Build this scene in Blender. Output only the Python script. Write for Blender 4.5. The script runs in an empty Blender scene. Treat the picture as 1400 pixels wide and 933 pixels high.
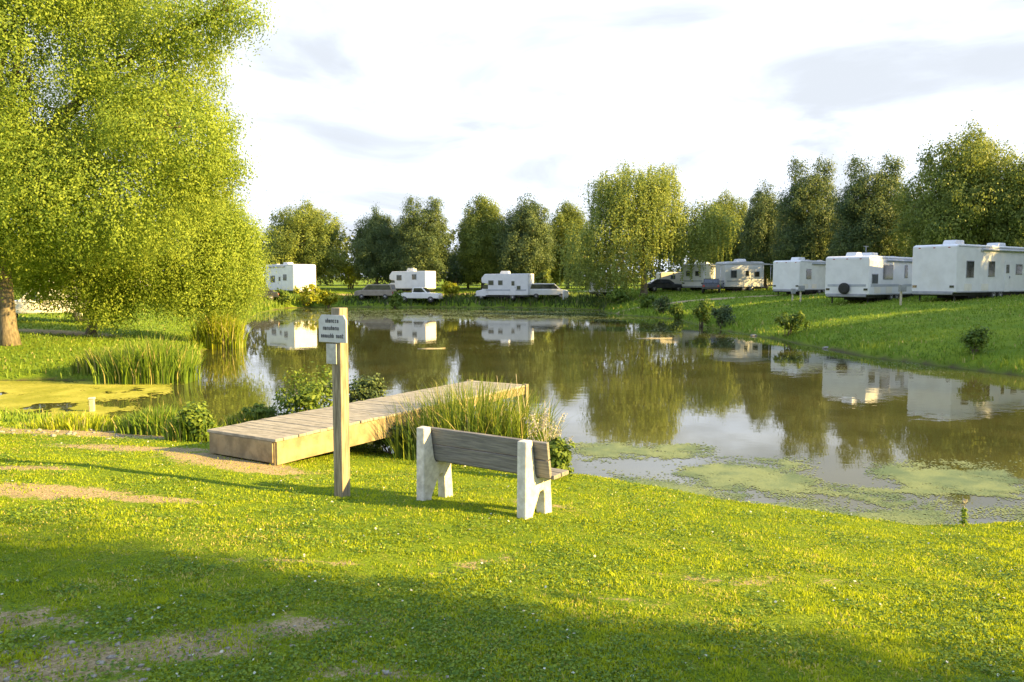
import bpy, bmesh, math, random
import numpy as np
from mathutils import Vector, Matrix

random.seed(7)
RNG = np.random.default_rng(7)
sc = bpy.context.scene
COL = sc.collection
R = math.radians

# ------------------------------------------------------------------ camera
CAM_Z, F_PX, PITCH = 3.1, 1100.0, math.atan(81.5 / 1100.0)
cd = bpy.data.cameras.new("camera")
cam = bpy.data.objects.new("camera", cd)
COL.objects.link(cam)
cam.location = (0, 0, CAM_Z)
cam.rotation_euler = (math.pi / 2 - PITCH, 0, 0)
cd.sensor_width = 36.0
cd.lens = 36.0 * F_PX / 1400.0
cd.clip_start, cd.clip_end = 0.1, 3000
sc.camera = cam

# ------------------------------------------------------------------ light and sky
SUN_TO = Vector((0.966, -0.26, 0)).normalized()
EL = R(20)
sd = bpy.data.lights.new("sun", "SUN")
sun = bpy.data.objects.new("sun", sd)
COL.objects.link(sun)
sd.energy = 5.0
sd.angle = R(0.6)
sd.color = (1.0, 0.69, 0.23)
sdir = Vector((SUN_TO.x * math.cos(EL), SUN_TO.y * math.cos(EL), math.sin(EL)))
sun.rotation_euler = sdir.to_track_quat("Z", "Y").to_euler()
sun.location = (40, -20, 40)

SKY_STRENGTH = 0.15
CLOUD_SHIFT = (0.0, 0.0, 0.0)
CLOUD_BRIGHT, CLOUD_DARK = 0.385, 0.205
world = bpy.data.worlds.new("World")
sc.world = world
world.use_nodes = True
wt = world.node_tree
wt.nodes.clear()


def N(t, kind, **kw):
    n = t.nodes.new(kind)
    for k, v in kw.items():
        if k.startswith("i_"):
            n.inputs[k[2:].replace("_", " ")].default_value = v
        else:
            setattr(n, k, v)
    return n


def math_node(t, op, a, b=None, c=None):
    n = t.nodes.new("ShaderNodeMath")
    n.operation = op
    for i, v in enumerate((a, b, c)):
        if v is None:
            continue
        if isinstance(v, (int, float)):
            n.inputs[i].default_value = v
        else:
            t.links.new(v, n.inputs[i])
    return n.outputs[0]


def map_range(t, v, a, b, c=0.0, d=1.0, smooth=True):
    n = t.nodes.new("ShaderNodeMapRange")
    n.interpolation_type = "SMOOTHSTEP" if smooth else "LINEAR"
    t.links.new(v, n.inputs[0])
    for i, x in zip((1, 2, 3, 4), (a, b, c, d)):
        n.inputs[i].default_value = x
    return n.outputs[0]


def mix_rgb(t, fac, a, b, blend="MIX"):
    n = t.nodes.new("ShaderNodeMix")
    n.data_type = "RGBA"
    n.blend_type = blend
    for sock, v in ((n.inputs[0], fac), (n.inputs[6], a), (n.inputs[7], b)):
        if isinstance(v, (int, float)):
            sock.default_value = v
        elif isinstance(v, tuple):
            sock.default_value = v if len(v) == 4 else (*v, 1)
        else:
            t.links.new(v, sock)
    return n.outputs[2]


sky = N(wt, "ShaderNodeTexSky", sky_type="NISHITA", sun_disc=False)
sky.sun_elevation = EL
sky.sun_rotation = math.atan2(SUN_TO.x, SUN_TO.y)
tc = N(wt, "ShaderNodeTexCoord")
sep = N(wt, "ShaderNodeSeparateXYZ")
wt.links.new(tc.outputs["Generated"], sep.inputs[0])
zz = math_node(wt, "MAXIMUM", sep.outputs[2], 0.0)
den = math_node(wt, "ADD", zz, 0.16)
cx = math_node(wt, "DIVIDE", sep.outputs[0], den)
cy = math_node(wt, "DIVIDE", sep.outputs[1], den)
comb = N(wt, "ShaderNodeCombineXYZ")
wt.links.new(cx, comb.inputs[0])
wt.links.new(cy, comb.inputs[1])
cn = N(wt, "ShaderNodeTexNoise", noise_dimensions="3D", i_Scale=1.35, i_Detail=7.0, i_Roughness=0.52, i_Distortion=0.6)
cmap = N(wt, "ShaderNodeMapping")
cmap.inputs["Location"].default_value = CLOUD_SHIFT
wt.links.new(comb.outputs[0], cmap.inputs[0])
wt.links.new(cmap.outputs[0], cn.inputs["Vector"])
cn2 = N(wt, "ShaderNodeTexNoise", noise_dimensions="3D", i_Scale=3.1, i_Detail=6.0, i_Roughness=0.6)
wt.links.new(comb.outputs[0], cn2.inputs["Vector"])
grey = map_range(wt, cn.outputs[0], 0.375, 0.66, 0.0, 0.95)
grey2 = map_range(wt, cn2.outputs[0], 0.40, 0.70, 0.0, 0.72)
greyf = math_node(wt, "MAXIMUM", grey, grey2)
S = 1.0 / SKY_STRENGTH
cloud = mix_rgb(wt, greyf, (CLOUD_BRIGHT * S * 0.92, CLOUD_BRIGHT * S, CLOUD_BRIGHT * S * 1.14),
                (CLOUD_DARK * S * 0.95, CLOUD_DARK * S * 1.02, CLOUD_DARK * S * 1.12))
cover = map_range(wt, zz, 0.38, 0.75, 1.0, 0.25)
skyc = mix_rgb(wt, cover, sky.outputs[0], cloud)
bg = N(wt, "ShaderNodeBackground")
bg.inputs[1].default_value = SKY_STRENGTH
wt.links.new(skyc, bg.inputs[0])
wo = N(wt, "ShaderNodeOutputWorld")
wt.links.new(bg.outputs[0], wo.inputs[0])

vs = sc.view_settings
vs.view_transform = "Standard"
vs.look = "None"
vs.exposure = 2.0
vs.gamma = 1.0
vs.use_curve_mapping = False
sc.render.engine = "CYCLES"
cy_ = sc.cycles
cy_.use_denoising = True
cy_.max_bounces = 6
cy_.diffuse_bounces = 3
cy_.glossy_bounces = 3
cy_.transmission_bounces = 4
cy_.transparent_max_bounces = 4
cy_.caustics_reflective = False
cy_.caustics_refractive = False
cy_.sample_clamp_indirect = 6.0

# ------------------------------------------------------------------ picture <-> world
def ray(px, py):
    v = (px - 700.0) / F_PX
    w = (466.5 - py) / F_PX
    c, s = math.cos(PITCH), math.sin(PITCH)
    return Vector((v, c + w * s, -s + w * c))


def at(px, py, d):
    """the point on that line of sight at distance d ahead"""
    r = ray(px, py)
    return Vector((0, 0, CAM_Z)) + r * (d / r.y)


def on_z(px, py, z=0.0):
    r = ray(px, py)
    return Vector((0, 0, CAM_Z)) + r * ((z - CAM_Z) / r.z)


# ------------------------------------------------------------------ terrain
pond_px = [(1400, 719), (1250, 717), (1100, 698), (1000, 687), (900, 673), (800, 661), (720, 652), (640, 640),
           (560, 626), (500, 613), (400, 605), (300, 600), (230, 591), (130, 581), (30, 575), (-100, 572), (-260, 560),
           (-220, 538), (-60, 526), (60, 520), (180, 524), (240, 514), (268, 498), (285, 478), (310, 461), (335, 444),
           (352, 429), (390, 421.5), (450, 420), (600, 420), (750, 421), (815, 424), (850, 431), (930, 437), (965, 447),
           (1005, 455), (1060, 464), (1100, 472), (1200, 490), (1300, 502), (1400, 513), (1500, 526)]
POND = [on_z(*p).xy for p in pond_px]
POND += [Vector(p) for p in ((26, 21), (28, 16.5), (24, 13.2), (14, 11.4))]
_LAT = np.random.default_rng(99).uniform(0, 1, (256, 256))


def lattice(x, y, s, seed=0):
    u, v = np.asarray(x) * s + 37.3 * seed, np.asarray(y) * s + 17.9 * seed
    i, j = np.floor(u).astype(int), np.floor(v).astype(int)
    fu, fv = u - i, v - j
    fu, fv = fu * fu * (3 - 2 * fu), fv * fv * (3 - 2 * fv)
    g_ = lambda a, b_: _LAT[a % 256, b_ % 256]
    return (g_(i, j) * (1 - fu) + g_(i + 1, j) * fu) * (1 - fv) + (g_(i, j + 1) * (1 - fu) + g_(i + 1, j + 1) * fu) * fv


def fbm(x, y, s, seed=0):
    return 0.5 * lattice(x, y, s, seed) + 0.3 * lattice(x, y, s * 2.1, seed + 1) + 0.2 * lattice(x, y, s * 4.3, seed + 2)


# a little raggedness along the edge
PP = []
for i, a in enumerate(POND):
    b = POND[(i + 1) % len(POND)]
    n = max(1, int((b - a).length / 1.2))
    for k in range(n):
        p = a.lerp(b, k / n)
        e = [2 * float(lattice(p.x, p.y, s_, k_)) - 1 for s_, k_ in ((.45, 51), (.45, 52), (1.3, 53), (1.3, 54))]
        PP.append((p.x + 0.26 * e[0] + 0.12 * e[2], p.y + 0.26 * e[1] + 0.12 * e[3]))
PP = np.array(PP)
PQ = np.roll(PP, -1, axis=0)


def pond_sd(x, y):
    """signed distance to the water's edge, land positive"""
    x = np.atleast_1d(np.asarray(x, float))
    y = np.atleast_1d(np.asarray(y, float))
    best = np.full(x.shape, 1e9)
    inside = np.zeros(x.shape, bool)
    for (ax, ay), (bx, by) in zip(PP, PQ):
        dx, dy = bx - ax, by - ay
        t = np.clip(((x - ax) * dx + (y - ay) * dy) / (dx * dx + dy * dy + 1e-12), 0, 1)
        best = np.minimum(best, (x - ax - t * dx) ** 2 + (y - ay - t * dy) ** 2)
        if ay != by:
            c = ((ay > y) != (by > y)) & (x < (bx - ax) * (y - ay) / (by - ay) + ax)
            inside ^= c
    d = np.sqrt(best)
    return np.where(inside, -d, d)


def sst(a, b, v):
    t = np.clip((v - a) / (b - a), 0, 1)
    return t * t * (3 - 2 * t)


def wave(x, y):
    return (np.sin(x * 0.9 + 1.3 * np.sin(y * 0.35)) * np.sin(y * 0.8 + 0.7 * np.sin(x * 0.5)) * 0.5
            + np.sin(x * 2.3 + y * 1.7) * np.sin(y * 2.9 - x * 1.1) * 0.22)


def height(x, y):
    x = np.atleast_1d(np.asarray(x, float))
    y = np.atleast_1d(np.asarray(y, float))
    s = pond_sd(x, y)
    wf = sst(74, 92, y)
    wr = sst(6, 12, x) * sst(12, 22, y) * (1 - wf)
    wl = sst(6, 12, -x) * sst(12, 24, y) * (1 - wf)
    wn = np.clip(1 - wf - wr - wl, 0, 1)
    A = 1.75 * wn + 2.3 * wr + 1.2 * wl + 2.05 * wf
    k = 12.0 * wn + 8.5 * wr + 9.0 * wl + 5.0 * wf
    sp = np.maximum(s, 0)
    land = A * (1 - np.exp(-sp / k)) + 0.11 * sst(0, 0.45, sp) + 0.035 * wave(x, y) * sst(0.3, 2.0, sp)
    wet = np.maximum(-1.4, 0.45 * s)
    return np.where(s > 0, land, wet)


def hz(x, y):
    return float(height(x, y)[0])


def ground(px, py):
    """where that line of sight meets the ground"""
    r = ray(px, py)
    o = Vector((0, 0, CAM_Z))
    ts = np.linspace(2, 140, 1400)
    X, Y, Z = o.x + r.x * ts, o.y + r.y * ts, o.z + r.z * ts
    below = np.nonzero(Z < np.maximum(height(X, Y), 0))[0]
    i = below[0] if len(below) else len(ts) - 1
    return Vector((X[i], Y[i], max(0.0, hz(X[i], Y[i]))))


def put(px, d):
    """ground point in that column of the picture at distance d"""
    x = (px - 700) / F_PX * d * (1.0)
    return Vector((x, d, max(0, hz(x, d))))


# ------------------------------------------------------------------ mesh helpers
def add_attr(me, name, vals):
    a = me.attributes.new(name, "FLOAT", "POINT")
    a.data.foreach_set("value", np.asarray(vals, np.float32))


def fast_mesh(name, V, Fc, mat=None, attrs=None, smooth=False, parent=None):
    V = np.asarray(V, np.float32)
    Fc = np.asarray(Fc, np.int32)
    me = bpy.data.meshes.new(name)
    me.vertices.add(len(V))
    me.vertices.foreach_set("co", V.ravel())
    nf, k = Fc.shape
    me.loops.add(nf * k)
    me.loops.foreach_set("vertex_index", Fc.ravel())
    me.polygons.add(nf)
    me.polygons.foreach_set("loop_start", np.arange(0, nf * k, k, dtype=np.int32))
    me.polygons.foreach_set("loop_total", np.full(nf, k, np.int32))
    if smooth:
        me.polygons.foreach_set("use_smooth", np.ones(nf, bool))
    me.update(calc_edges=True)
    for n_, v in (attrs or {}).items():
        add_attr(me, n_, v)
    if mat:
        me.materials.append(mat)
    o = bpy.data.objects.new(name, me)
    COL.objects.link(o)
    if parent:
        o.parent = parent
    return o


class MB:
    """collects shapes of ONE part"""

    def __init__(self):
        self.bm = bmesh.new()

    def _xf(self, verts, M):
        if M is not None:
            for v in verts:
                v.co = M @ v.co

    def box(self, c, s, bevel=0.0, M=None, rot=None, seg=2):
        t = bmesh.new()
        bmesh.ops.create_cube(t, size=1.0)
        for v in t.verts:
            v.co = Vector((v.co.x * s[0], v.co.y * s[1], v.co.z * s[2]))
        if bevel:
            bmesh.ops.bevel(t, geom=t.edges[:], offset=bevel, segments=seg, affect="EDGES", profile=0.5)
        mat = Matrix.Translation(Vector(c))
        if rot is not None:
            mat = mat @ rot.to_4x4()
        if M is not None:
            mat = M @ mat
        self._merge(t, mat)
        return self

    def _merge(self, t, mat=None):
        vm = {}
        for v in t.verts:
            vm[v] = self.bm.verts.new(mat @ v.co if mat else v.co)
        for f in t.faces:
            try:
                nf = self.bm.faces.new([vm[v] for v in f.verts])
                nf.smooth = f.smooth
            except ValueError:
                pass
        t.free()

    def prism(self, poly, y0, y1, axis="y", bevel=0.0, M=None, seg=2):
        """poly of (x,z) run along y (axis 'y'), or of (y,z) run along x (axis 'x')"""
        t = bmesh.new()
        def P(a, b, w):
            return (a, w, b) if axis == "y" else (w, a, b)
        A = [t.verts.new(P(a, b, y0)) for a, b in poly]
        B = [t.verts.new(P(a, b, y1)) for a, b in poly]
        n = len(poly)
        t.faces.new(A)
        t.faces.new(B[::-1])
        for i in range(n):
            t.faces.new((A[i], B[i], B[(i + 1) % n], A[(i + 1) % n]))
        bmesh.ops.recalc_face_normals(t, faces=t.faces[:])
        if bevel:
            bmesh.ops.bevel(t, geom=t.edges[:], offset=bevel, segments=seg, affect="EDGES", profile=0.5)
        self._merge(t, M)
        return self

    def tube(self, pts, rad, seg=8, cap=True):
        pts = [Vector(p) for p in pts]
        rings = []
        for i, p in enumerate(pts):
            d = (pts[min(i + 1, len(pts) - 1)] - pts[max(i - 1, 0)]).normalized()
            q = d.to_track_quat("Z", "X")
            r = rad[i] if hasattr(rad, "__len__") else rad
            rings.append([self.bm.verts.new(p + q @ Vector((r * math.cos(2 * math.pi * k / seg), r * math.sin(2 * math.pi * k / seg), 0))) for k in range(seg)])
        for a, b in zip(rings, rings[1:]):
            for k in range(seg):
                f = self.bm.faces.new((a[k], a[(k + 1) % seg], b[(k + 1) % seg], b[k]))
                f.smooth = True
        if cap:
            self.bm.faces.new(rings[0][::-1])
            self.bm.faces.new(rings[-1])
        return self

    def lathe(self, prof, seg=24, M=None):
        """prof of (r, y): turned about the local y axis"""
        t = bmesh.new()
        rings = []
        for r, y in prof:
            rings.append([t.verts.new((r * math.cos(2 * math.pi * k / seg), y, r * math.sin(2 * math.pi * k / seg))) for k in range(seg)])
        for a, b in zip(rings, rings[1:]):
            for k in range(seg):
                t.faces.new((a[k], a[(k + 1) % seg], b[(k + 1) % seg], b[k])).smooth = True
        t.faces.new(rings[0])
        t.faces.new(rings[-1][::-1])
        bmesh.ops.recalc_face_normals(t, faces=t.faces[:])
        self._merge(t, M)
        return self

    def build(self, name, mat, parent=None, loc=None):
        me = bpy.data.meshes.new(name)
        bmesh.ops.recalc_face_normals(self.bm, faces=self.bm.faces[:])
        self.bm.to_mesh(me)
        self.bm.free()
        me.materials.append(mat)
        o = bpy.data.objects.new(name, me)
        COL.objects.link(o)
        if parent:
            o.parent = parent
        if loc is not None:
            o.location = loc
        return o


def tag(o, label=None, cat=None, group=None, kind=None):
    for k, v in (("label", label), ("category", cat), ("group", group), ("kind", kind)):
        if v:
            o[k] = v
    return o


def empty(name, loc, rz=0.0):
    o = bpy.data.objects.new(name, None)
    COL.objects.link(o)
    o.empty_display_size = 0.2
    o.location = loc
    o.rotation_euler = (0, 0, rz)
    return o


def copy_tree(o, parent=None):
    c = o.copy()
    COL.objects.link(c)
    if parent:
        c.parent = parent
    for ch in list(o.children):
        copy_tree(ch, c)
    return c


# ------------------------------------------------------------------ materials
MAT = {}


def new_mat(name):
    m = bpy.data.materials.new(name)
    m.use_nodes = True
    t = m.node_tree
    t.nodes.clear()
    out = N(t, "ShaderNodeOutputMaterial")
    b = N(t, "ShaderNodeBsdfPrincipled")
    t.links.new(b.outputs[0], out.inputs[0])
    MAT[name] = m
    return m, t, b, out


def solid(name, c1, c2=None, rough=0.6, scale=6.0, metal=0.0, bump=0.0, stretch=(1, 1, 1), spec=0.5, lo=0.35, hi=0.65, dirt=None):
    """object-space mottled paint, wood, concrete"""
    m, t, b, out = new_mat(name)
    b.inputs["Roughness"].default_value = rough
    b.inputs["Metallic"].default_value = metal
    b.inputs["Specular IOR Level"].default_value = spec
    tcn = N(t, "ShaderNodeTexCoord")
    mp = N(t, "ShaderNodeMapping")
    mp.inputs["Scale"].default_value = stretch
    t.links.new(tcn.outputs["Object"], mp.inputs[0])
    no = N(t, "ShaderNodeTexNoise", i_Scale=scale, i_Detail=6.0, i_Roughness=0.6)
    t.links.new(mp.outputs[0], no.inputs["Vector"])
    f = map_range(t, no.outputs[0], lo, hi)
    c = mix_rgb(t, f, c1, c2 or c1)
    if dirt:
        n2 = N(t, "ShaderNodeTexNoise", i_Scale=scale * 0.35, i_Detail=8.0, i_Roughness=0.7)
        t.links.new(mp.outputs[0], n2.inputs["Vector"])
        c = mix_rgb(t, map_range(t, n2.outputs[0], 0.52, 0.75, 0, 0.6), c, dirt)
    t.links.new(c, b.inputs["Base Color"])
    if bump:
        bp = N(t, "ShaderNodeBump", i_Strength=bump, i_Distance=0.02)
        t.links.new(no.outputs[0], bp.inputs["Height"])
        t.links.new(bp.outputs[0], b.inputs["Normal"])
    return m


def leaf_mat(name, dark, light, dry=None, trans=0.35, rough=0.55):
    m, t, b, out = new_mat(name)
    a = N(t, "ShaderNodeAttribute", attribute_name="var")
    c = mix_rgb(t, map_range(t, a.outputs["Fac"], 0.1, 0.9), dark, light)
    if dry:
        c = mix_rgb(t, map_range(t, a.outputs["Fac"], 0.955, 0.975), c, dry)
    t.links.new(c, b.inputs["Base Color"])
    b.inputs["Roughness"].default_value = rough
    b.inputs["Specular IOR Level"].default_value = 0.25
    tr = N(t, "ShaderNodeBsdfTranslucent")
    t.links.new(mix_rgb(t, 0.5, c, (light[0] * 1.3, light[1] * 1.25, light[2]), "MIX"), tr.inputs[0])
    mx = N(t, "ShaderNodeMixShader")
    mx.inputs[0].default_value = trans
    t.links.new(b.outputs[0], mx.inputs[1])
    t.links.new(tr.outputs[0], mx.inputs[2])
    t.links.new(mx.outputs[0], out.inputs[0])
    return m


leaf_mat("willow_leaf", (0.145, 0.235, 0.040), (0.36, 0.45, 0.075), trans=0.5, rough=0.75)
leaf_mat("pear_leaf", (0.090, 0.140, 0.034), (0.25, 0.30, 0.055), trans=0.36)
leaf_mat("dark_leaf", (0.042, 0.082, 0.040), (0.15, 0.20, 0.062), trans=0.32)
leaf_mat("weeping_leaf", (0.13, 0.19, 0.045), (0.34, 0.40, 0.095), trans=0.42)
leaf_mat("shrub_leaf", (0.06, 0.12, 0.018), (0.19, 0.26, 0.035), trans=0.35)
leaf_mat("yellow_shrub_leaf", (0.18, 0.23, 0.014), (0.40, 0.40, 0.022), trans=0.35)
leaf_mat("wood_leaf", (0.035, 0.055, 0.025), (0.09, 0.11, 0.04), trans=0.2)
leaf_mat("reed_blade", (0.05, 0.11, 0.020), (0.26, 0.32, 0.04), dry=(0.52, 0.44, 0.20), trans=0.38)
leaf_mat("shade_toned_blade", (0.035, 0.07, 0.018), (0.10, 0.145, 0.03), dry=(0.25, 0.22, 0.10), trans=0.25)  # darker weed blades, the far bank's shade put into their colour
leaf_mat("bright_blade", (0.14, 0.22, 0.016), (0.42, 0.46, 0.03), dry=(0.5, 0.44, 0.2), trans=0.4)
leaf_mat("grass_blade", (0.13, 0.22, 0.014), (0.40, 0.47, 0.018), dry=(0.60, 0.50, 0.18), trans=0.45)
leaf_mat("clover_leaf", (0.07, 0.15, 0.018), (0.24, 0.33, 0.03), dry=(0.75, 0.74, 0.66), trans=0.3)
leaf_mat("weed_blade", (0.085, 0.165, 0.022), (0.22, 0.31, 0.032), dry=(0.44, 0.38, 0.15), trans=0.35)
leaf_mat("seed_head", (0.25, 0.25, 0.24), (0.5, 0.48, 0.42), trans=0.3)
leaf_mat("duckweed", (0.095, 0.145, 0.055), (0.20, 0.245, 0.09), trans=0.0, rough=0.5)
leaf_mat("duckweed_bright", (0.27, 0.28, 0.03), (0.44, 0.42, 0.07), trans=0.0, rough=0.6)
solid("bark", (0.11, 0.09, 0.065), (0.22, 0.18, 0.125), rough=0.9, scale=5, bump=0.6, stretch=(3, 3, 0.6))
solid("dark_bark", (0.07, 0.055, 0.04), (0.15, 0.12, 0.085), rough=0.9, scale=4, bump=0.5, stretch=(3, 3, 0.6))
solid("concrete", (0.52, 0.50, 0.45), (0.70, 0.68, 0.62), rough=0.9, scale=11, bump=0.5, dirt=(0.30, 0.27, 0.21))
solid("grey_plank", (0.14, 0.137, 0.137), (0.25, 0.24, 0.225), rough=0.85, scale=7, bump=0.35, stretch=(0.5, 7, 7), dirt=(0.15, 0.12, 0.09))
solid("dock_deck", (0.22, 0.205, 0.17), (0.36, 0.335, 0.28), rough=0.85, scale=4, bump=0.3, stretch=(5, 1.2, 1), dirt=(0.30, 0.25, 0.17))
solid("dock_beam", (0.19, 0.15, 0.085), (0.33, 0.265, 0.155), rough=0.8, scale=4, bump=0.3, stretch=(1, 1, 1), dirt=(0.30, 0.19, 0.08))
solid("post_wood", (0.15, 0.125, 0.085), (0.34, 0.295, 0.21), rough=0.8, scale=5, bump=0.3, stretch=(6, 6, 0.5), dirt=(0.25, 0.18, 0.10))
solid("sign_panel", (0.46, 0.47, 0.48), (0.55, 0.56, 0.57), rough=0.6, scale=8, dirt=(0.30, 0.30, 0.29))
solid("sign_ink", (0.05, 0.05, 0.06), rough=0.7)
solid("notice_paper", (0.50, 0.50, 0.46), (0.36, 0.36, 0.34), rough=0.7, scale=14)
solid("rv_white", (0.63, 0.64, 0.66), (0.70, 0.71, 0.73), rough=0.35, scale=1.5, dirt=(0.58, 0.57, 0.54))
solid("rv_cream", (0.66, 0.63, 0.56), (0.74, 0.71, 0.64), rough=0.4, scale=1.5, dirt=(0.5, 0.47, 0.42))
solid("rv_grey", (0.34, 0.35, 0.37), (0.42, 0.43, 0.45), rough=0.45, scale=1.5)
solid("rv_trim", (0.22, 0.23, 0.25), (0.30, 0.31, 0.33), rough=0.5, scale=3)
solid("rv_stripe", (0.40, 0.42, 0.46), (0.30, 0.33, 0.38), rough=0.45, scale=2)
solid("glass_dark", (0.02, 0.024, 0.026), (0.05, 0.055, 0.06), rough=0.08, scale=2, spec=0.8)
solid("tyre", (0.02, 0.02, 0.02), (0.035, 0.034, 0.032), rough=0.85, scale=20)
solid("rim", (0.55, 0.55, 0.56), (0.42, 0.42, 0.43), rough=0.35, metal=0.6, scale=8)
solid("undercarriage", (0.02, 0.02, 0.02), (0.05, 0.048, 0.045), rough=0.9, scale=5)
solid("car_white", (0.72, 0.72, 0.71), (0.78, 0.78, 0.77), rough=0.25, scale=2)
solid("car_dark", (0.03, 0.033, 0.04), (0.05, 0.053, 0.06), rough=0.2, scale=2)
solid("car_grey", (0.25, 0.26, 0.27), (0.32, 0.33, 0.34), rough=0.25, scale=2, metal=0.3)
solid("car_brown", (0.22, 0.19, 0.16), (0.28, 0.25, 0.21), rough=0.3, scale=2)
solid("lamp_glass", (0.7, 0.68, 0.6), (0.6, 0.58, 0.5), rough=0.15, scale=10)
solid("tail_glass", (0.30, 0.03, 0.02), (0.36, 0.04, 0.03), rough=0.2, scale=10)
solid("pedestal_grey", (0.20, 0.21, 0.21), (0.30, 0.31, 0.31), rough=0.6, scale=8)
solid("pebble_stone", (0.17, 0.155, 0.13), (0.34, 0.32, 0.28), rough=0.85, scale=30, bump=0.3)
solid("stick_wood", (0.42, 0.36, 0.25), (0.55, 0.5, 0.38), rough=0.8, scale=12)

# ground
m, t, b, out = new_mat("ground_turf")
geo = N(t, "ShaderNodeNewGeometry")
def gnoise(scale, detail=6.0, rough=0.6):
    n = N(t, "ShaderNodeTexNoise", i_Scale=scale, i_Detail=detail, i_Roughness=rough)
    t.links.new(geo.outputs["Position"], n.inputs["Vector"])
    return n.outputs[0]
g1 = gnoise(0.55)
g2 = gnoise(5.0)
g3 = gnoise(38.0, 4.0, 0.7)
g4 = gnoise(1.7)
turf = mix_rgb(t, map_range(t, g1, 0.35, 0.65), (0.15, 0.24, 0.018), (0.24, 0.32, 0.02))
turf = mix_rgb(t, map_range(t, g2, 0.5, 0.72, 0, 0.7), turf, (0.32, 0.32, 0.05))
turf = mix_rgb(t, map_range(t, g3, 0.42, 0.62, 0, 0.75), turf, (0.075, 0.135, 0.014))
soil = mix_rgb(t, map_range(t, g3, 0.35, 0.68), (0.30, 0.225, 0.12), (0.54, 0.43, 0.25))
soil = mix_rgb(t, map_range(t, g4, 0.45, 0.7, 0, 0.7), soil, (0.26, 0.22, 0.155))
da = N(t, "ShaderNodeAttribute", attribute_name="bare")
dsum = math_node(t, "ADD", da.outputs["Fac"], math_node(t, "MULTIPLY", math_node(t, "SUBTRACT", g2, 0.5), 1.1))
dsum = math_node(t, "ADD", dsum, math_node(t, "MULTIPLY", math_node(t, "SUBTRACT", g3, 0.5), 0.8))
dmask = map_range(t, dsum, 0.38, 0.62)
gc = mix_rgb(t, dmask, turf, soil)
ma = N(t, "ShaderNodeAttribute", attribute_name="mud")
gc = mix_rgb(t, ma.outputs["Fac"], gc, (0.085, 0.07, 0.04))
t.links.new(gc, b.inputs["Base Color"])
b.inputs["Roughness"].default_value = 0.95
b.inputs["Specular IOR Level"].default_value = 0.1
bp = N(t, "ShaderNodeBump", i_Strength=0.9, i_Distance=0.05)
hb = math_node(t, "ADD", g3, math_node(t, "MULTIPLY", g2, 0.6))
t.links.new(hb, bp.inputs["Height"])
t.links.new(bp.outputs[0], b.inputs["Normal"])

# water
m, t, b, out = new_mat("pond_water")
b.inputs["Base Color"].default_value = (0.075, 0.066, 0.016, 1)
b.inputs["Roughness"].default_value = 0.02
b.inputs["IOR"].default_value = 1.48
geo = N(t, "ShaderNodeNewGeometry")
mp = N(t, "ShaderNodeMapping")
mp.inputs["Scale"].default_value = (0.9, 1.3, 1)
t.links.new(geo.outputs["Position"], mp.inputs[0])
w1 = N(t, "ShaderNodeTexNoise", i_Scale=1.1, i_Detail=3.0, i_Roughness=0.55)
t.links.new(mp.outputs[0], w1.inputs["Vector"])
w2 = N(t, "ShaderNodeTexNoise", i_Scale=7.0, i_Detail=2.0, i_Roughness=0.5)
t.links.new(mp.outputs[0], w2.inputs["Vector"])
w3 = N(t, "ShaderNodeTexNoise", i_Scale=0.12, i_Detail=2.0)
t.links.new(geo.outputs["Position"], w3.inputs["Vector"])
hh = math_node(t, "ADD", w1.outputs[0], math_node(t, "MULTIPLY", w2.outputs[0], 0.06))
bp = N(t, "ShaderNodeBump", i_Distance=0.02)
t.links.new(map_range(t, w3.outputs[0], 0.4, 0.65, 0.05, 0.22), bp.inputs["Strength"])
t.links.new(hh, bp.inputs["Height"])
t.links.new(bp.outputs[0], b.inputs["Normal"])
wc = N(t, "ShaderNodeTexNoise", i_Scale=0.35, i_Detail=4.0)
t.links.new(geo.outputs["Position"], wc.inputs["Vector"])
t.links.new(mix_rgb(t, map_range(t, wc.outputs[0], 0.35, 0.65), (0.046, 0.049, 0.016), (0.070, 0.071, 0.024)), b.inputs["Base Color"])

# ------------------------------------------------------------------ ground sheet
def steps(segs):
    v = []
    for a, b_, n in segs:
        v += list(np.linspace(a, b_, n, endpoint=False))
    return np.array(v + [segs[-1][1]])


gx = steps([(-900, -150, 12), (-150, -45, 24), (-45, -16, 62), (-16, -8, 40), (-8, 9, 140), (9, 40, 90), (40, 130, 30), (130, 900, 12)])
gy = steps([(-300, -40, 12), (-40, 1, 24), (1, 15.5, 145), (15.5, 40, 100), (40, 105, 150), (105, 170, 30), (170, 2500, 24)])
GX, GY = np.meshgrid(gx, gy)
fx, fy = GX.ravel(), GY.ravel()
fz = height(fx, fy)
far_rise = sst(140, 420, np.hypot(fx, fy)) * 3.0
SD = pond_sd(fx, fy)


def bare_field(x, y):
    """worn earth: ellipses given by where they lie on the ground"""
    out_ = np.zeros(np.shape(x))
    for cx_, cy_2, rx, ry, ang, amp in BARE:
        ca, sa = math.cos(ang), math.sin(ang)
        u = ((x - cx_) * ca + (y - cy_2) * sa) / rx
        v = (-(x - cx_) * sa + (y - cy_2) * ca) / ry
        out_ = np.maximum(out_, amp * np.exp(-(u * u + v * v)))
    return out_


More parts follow.
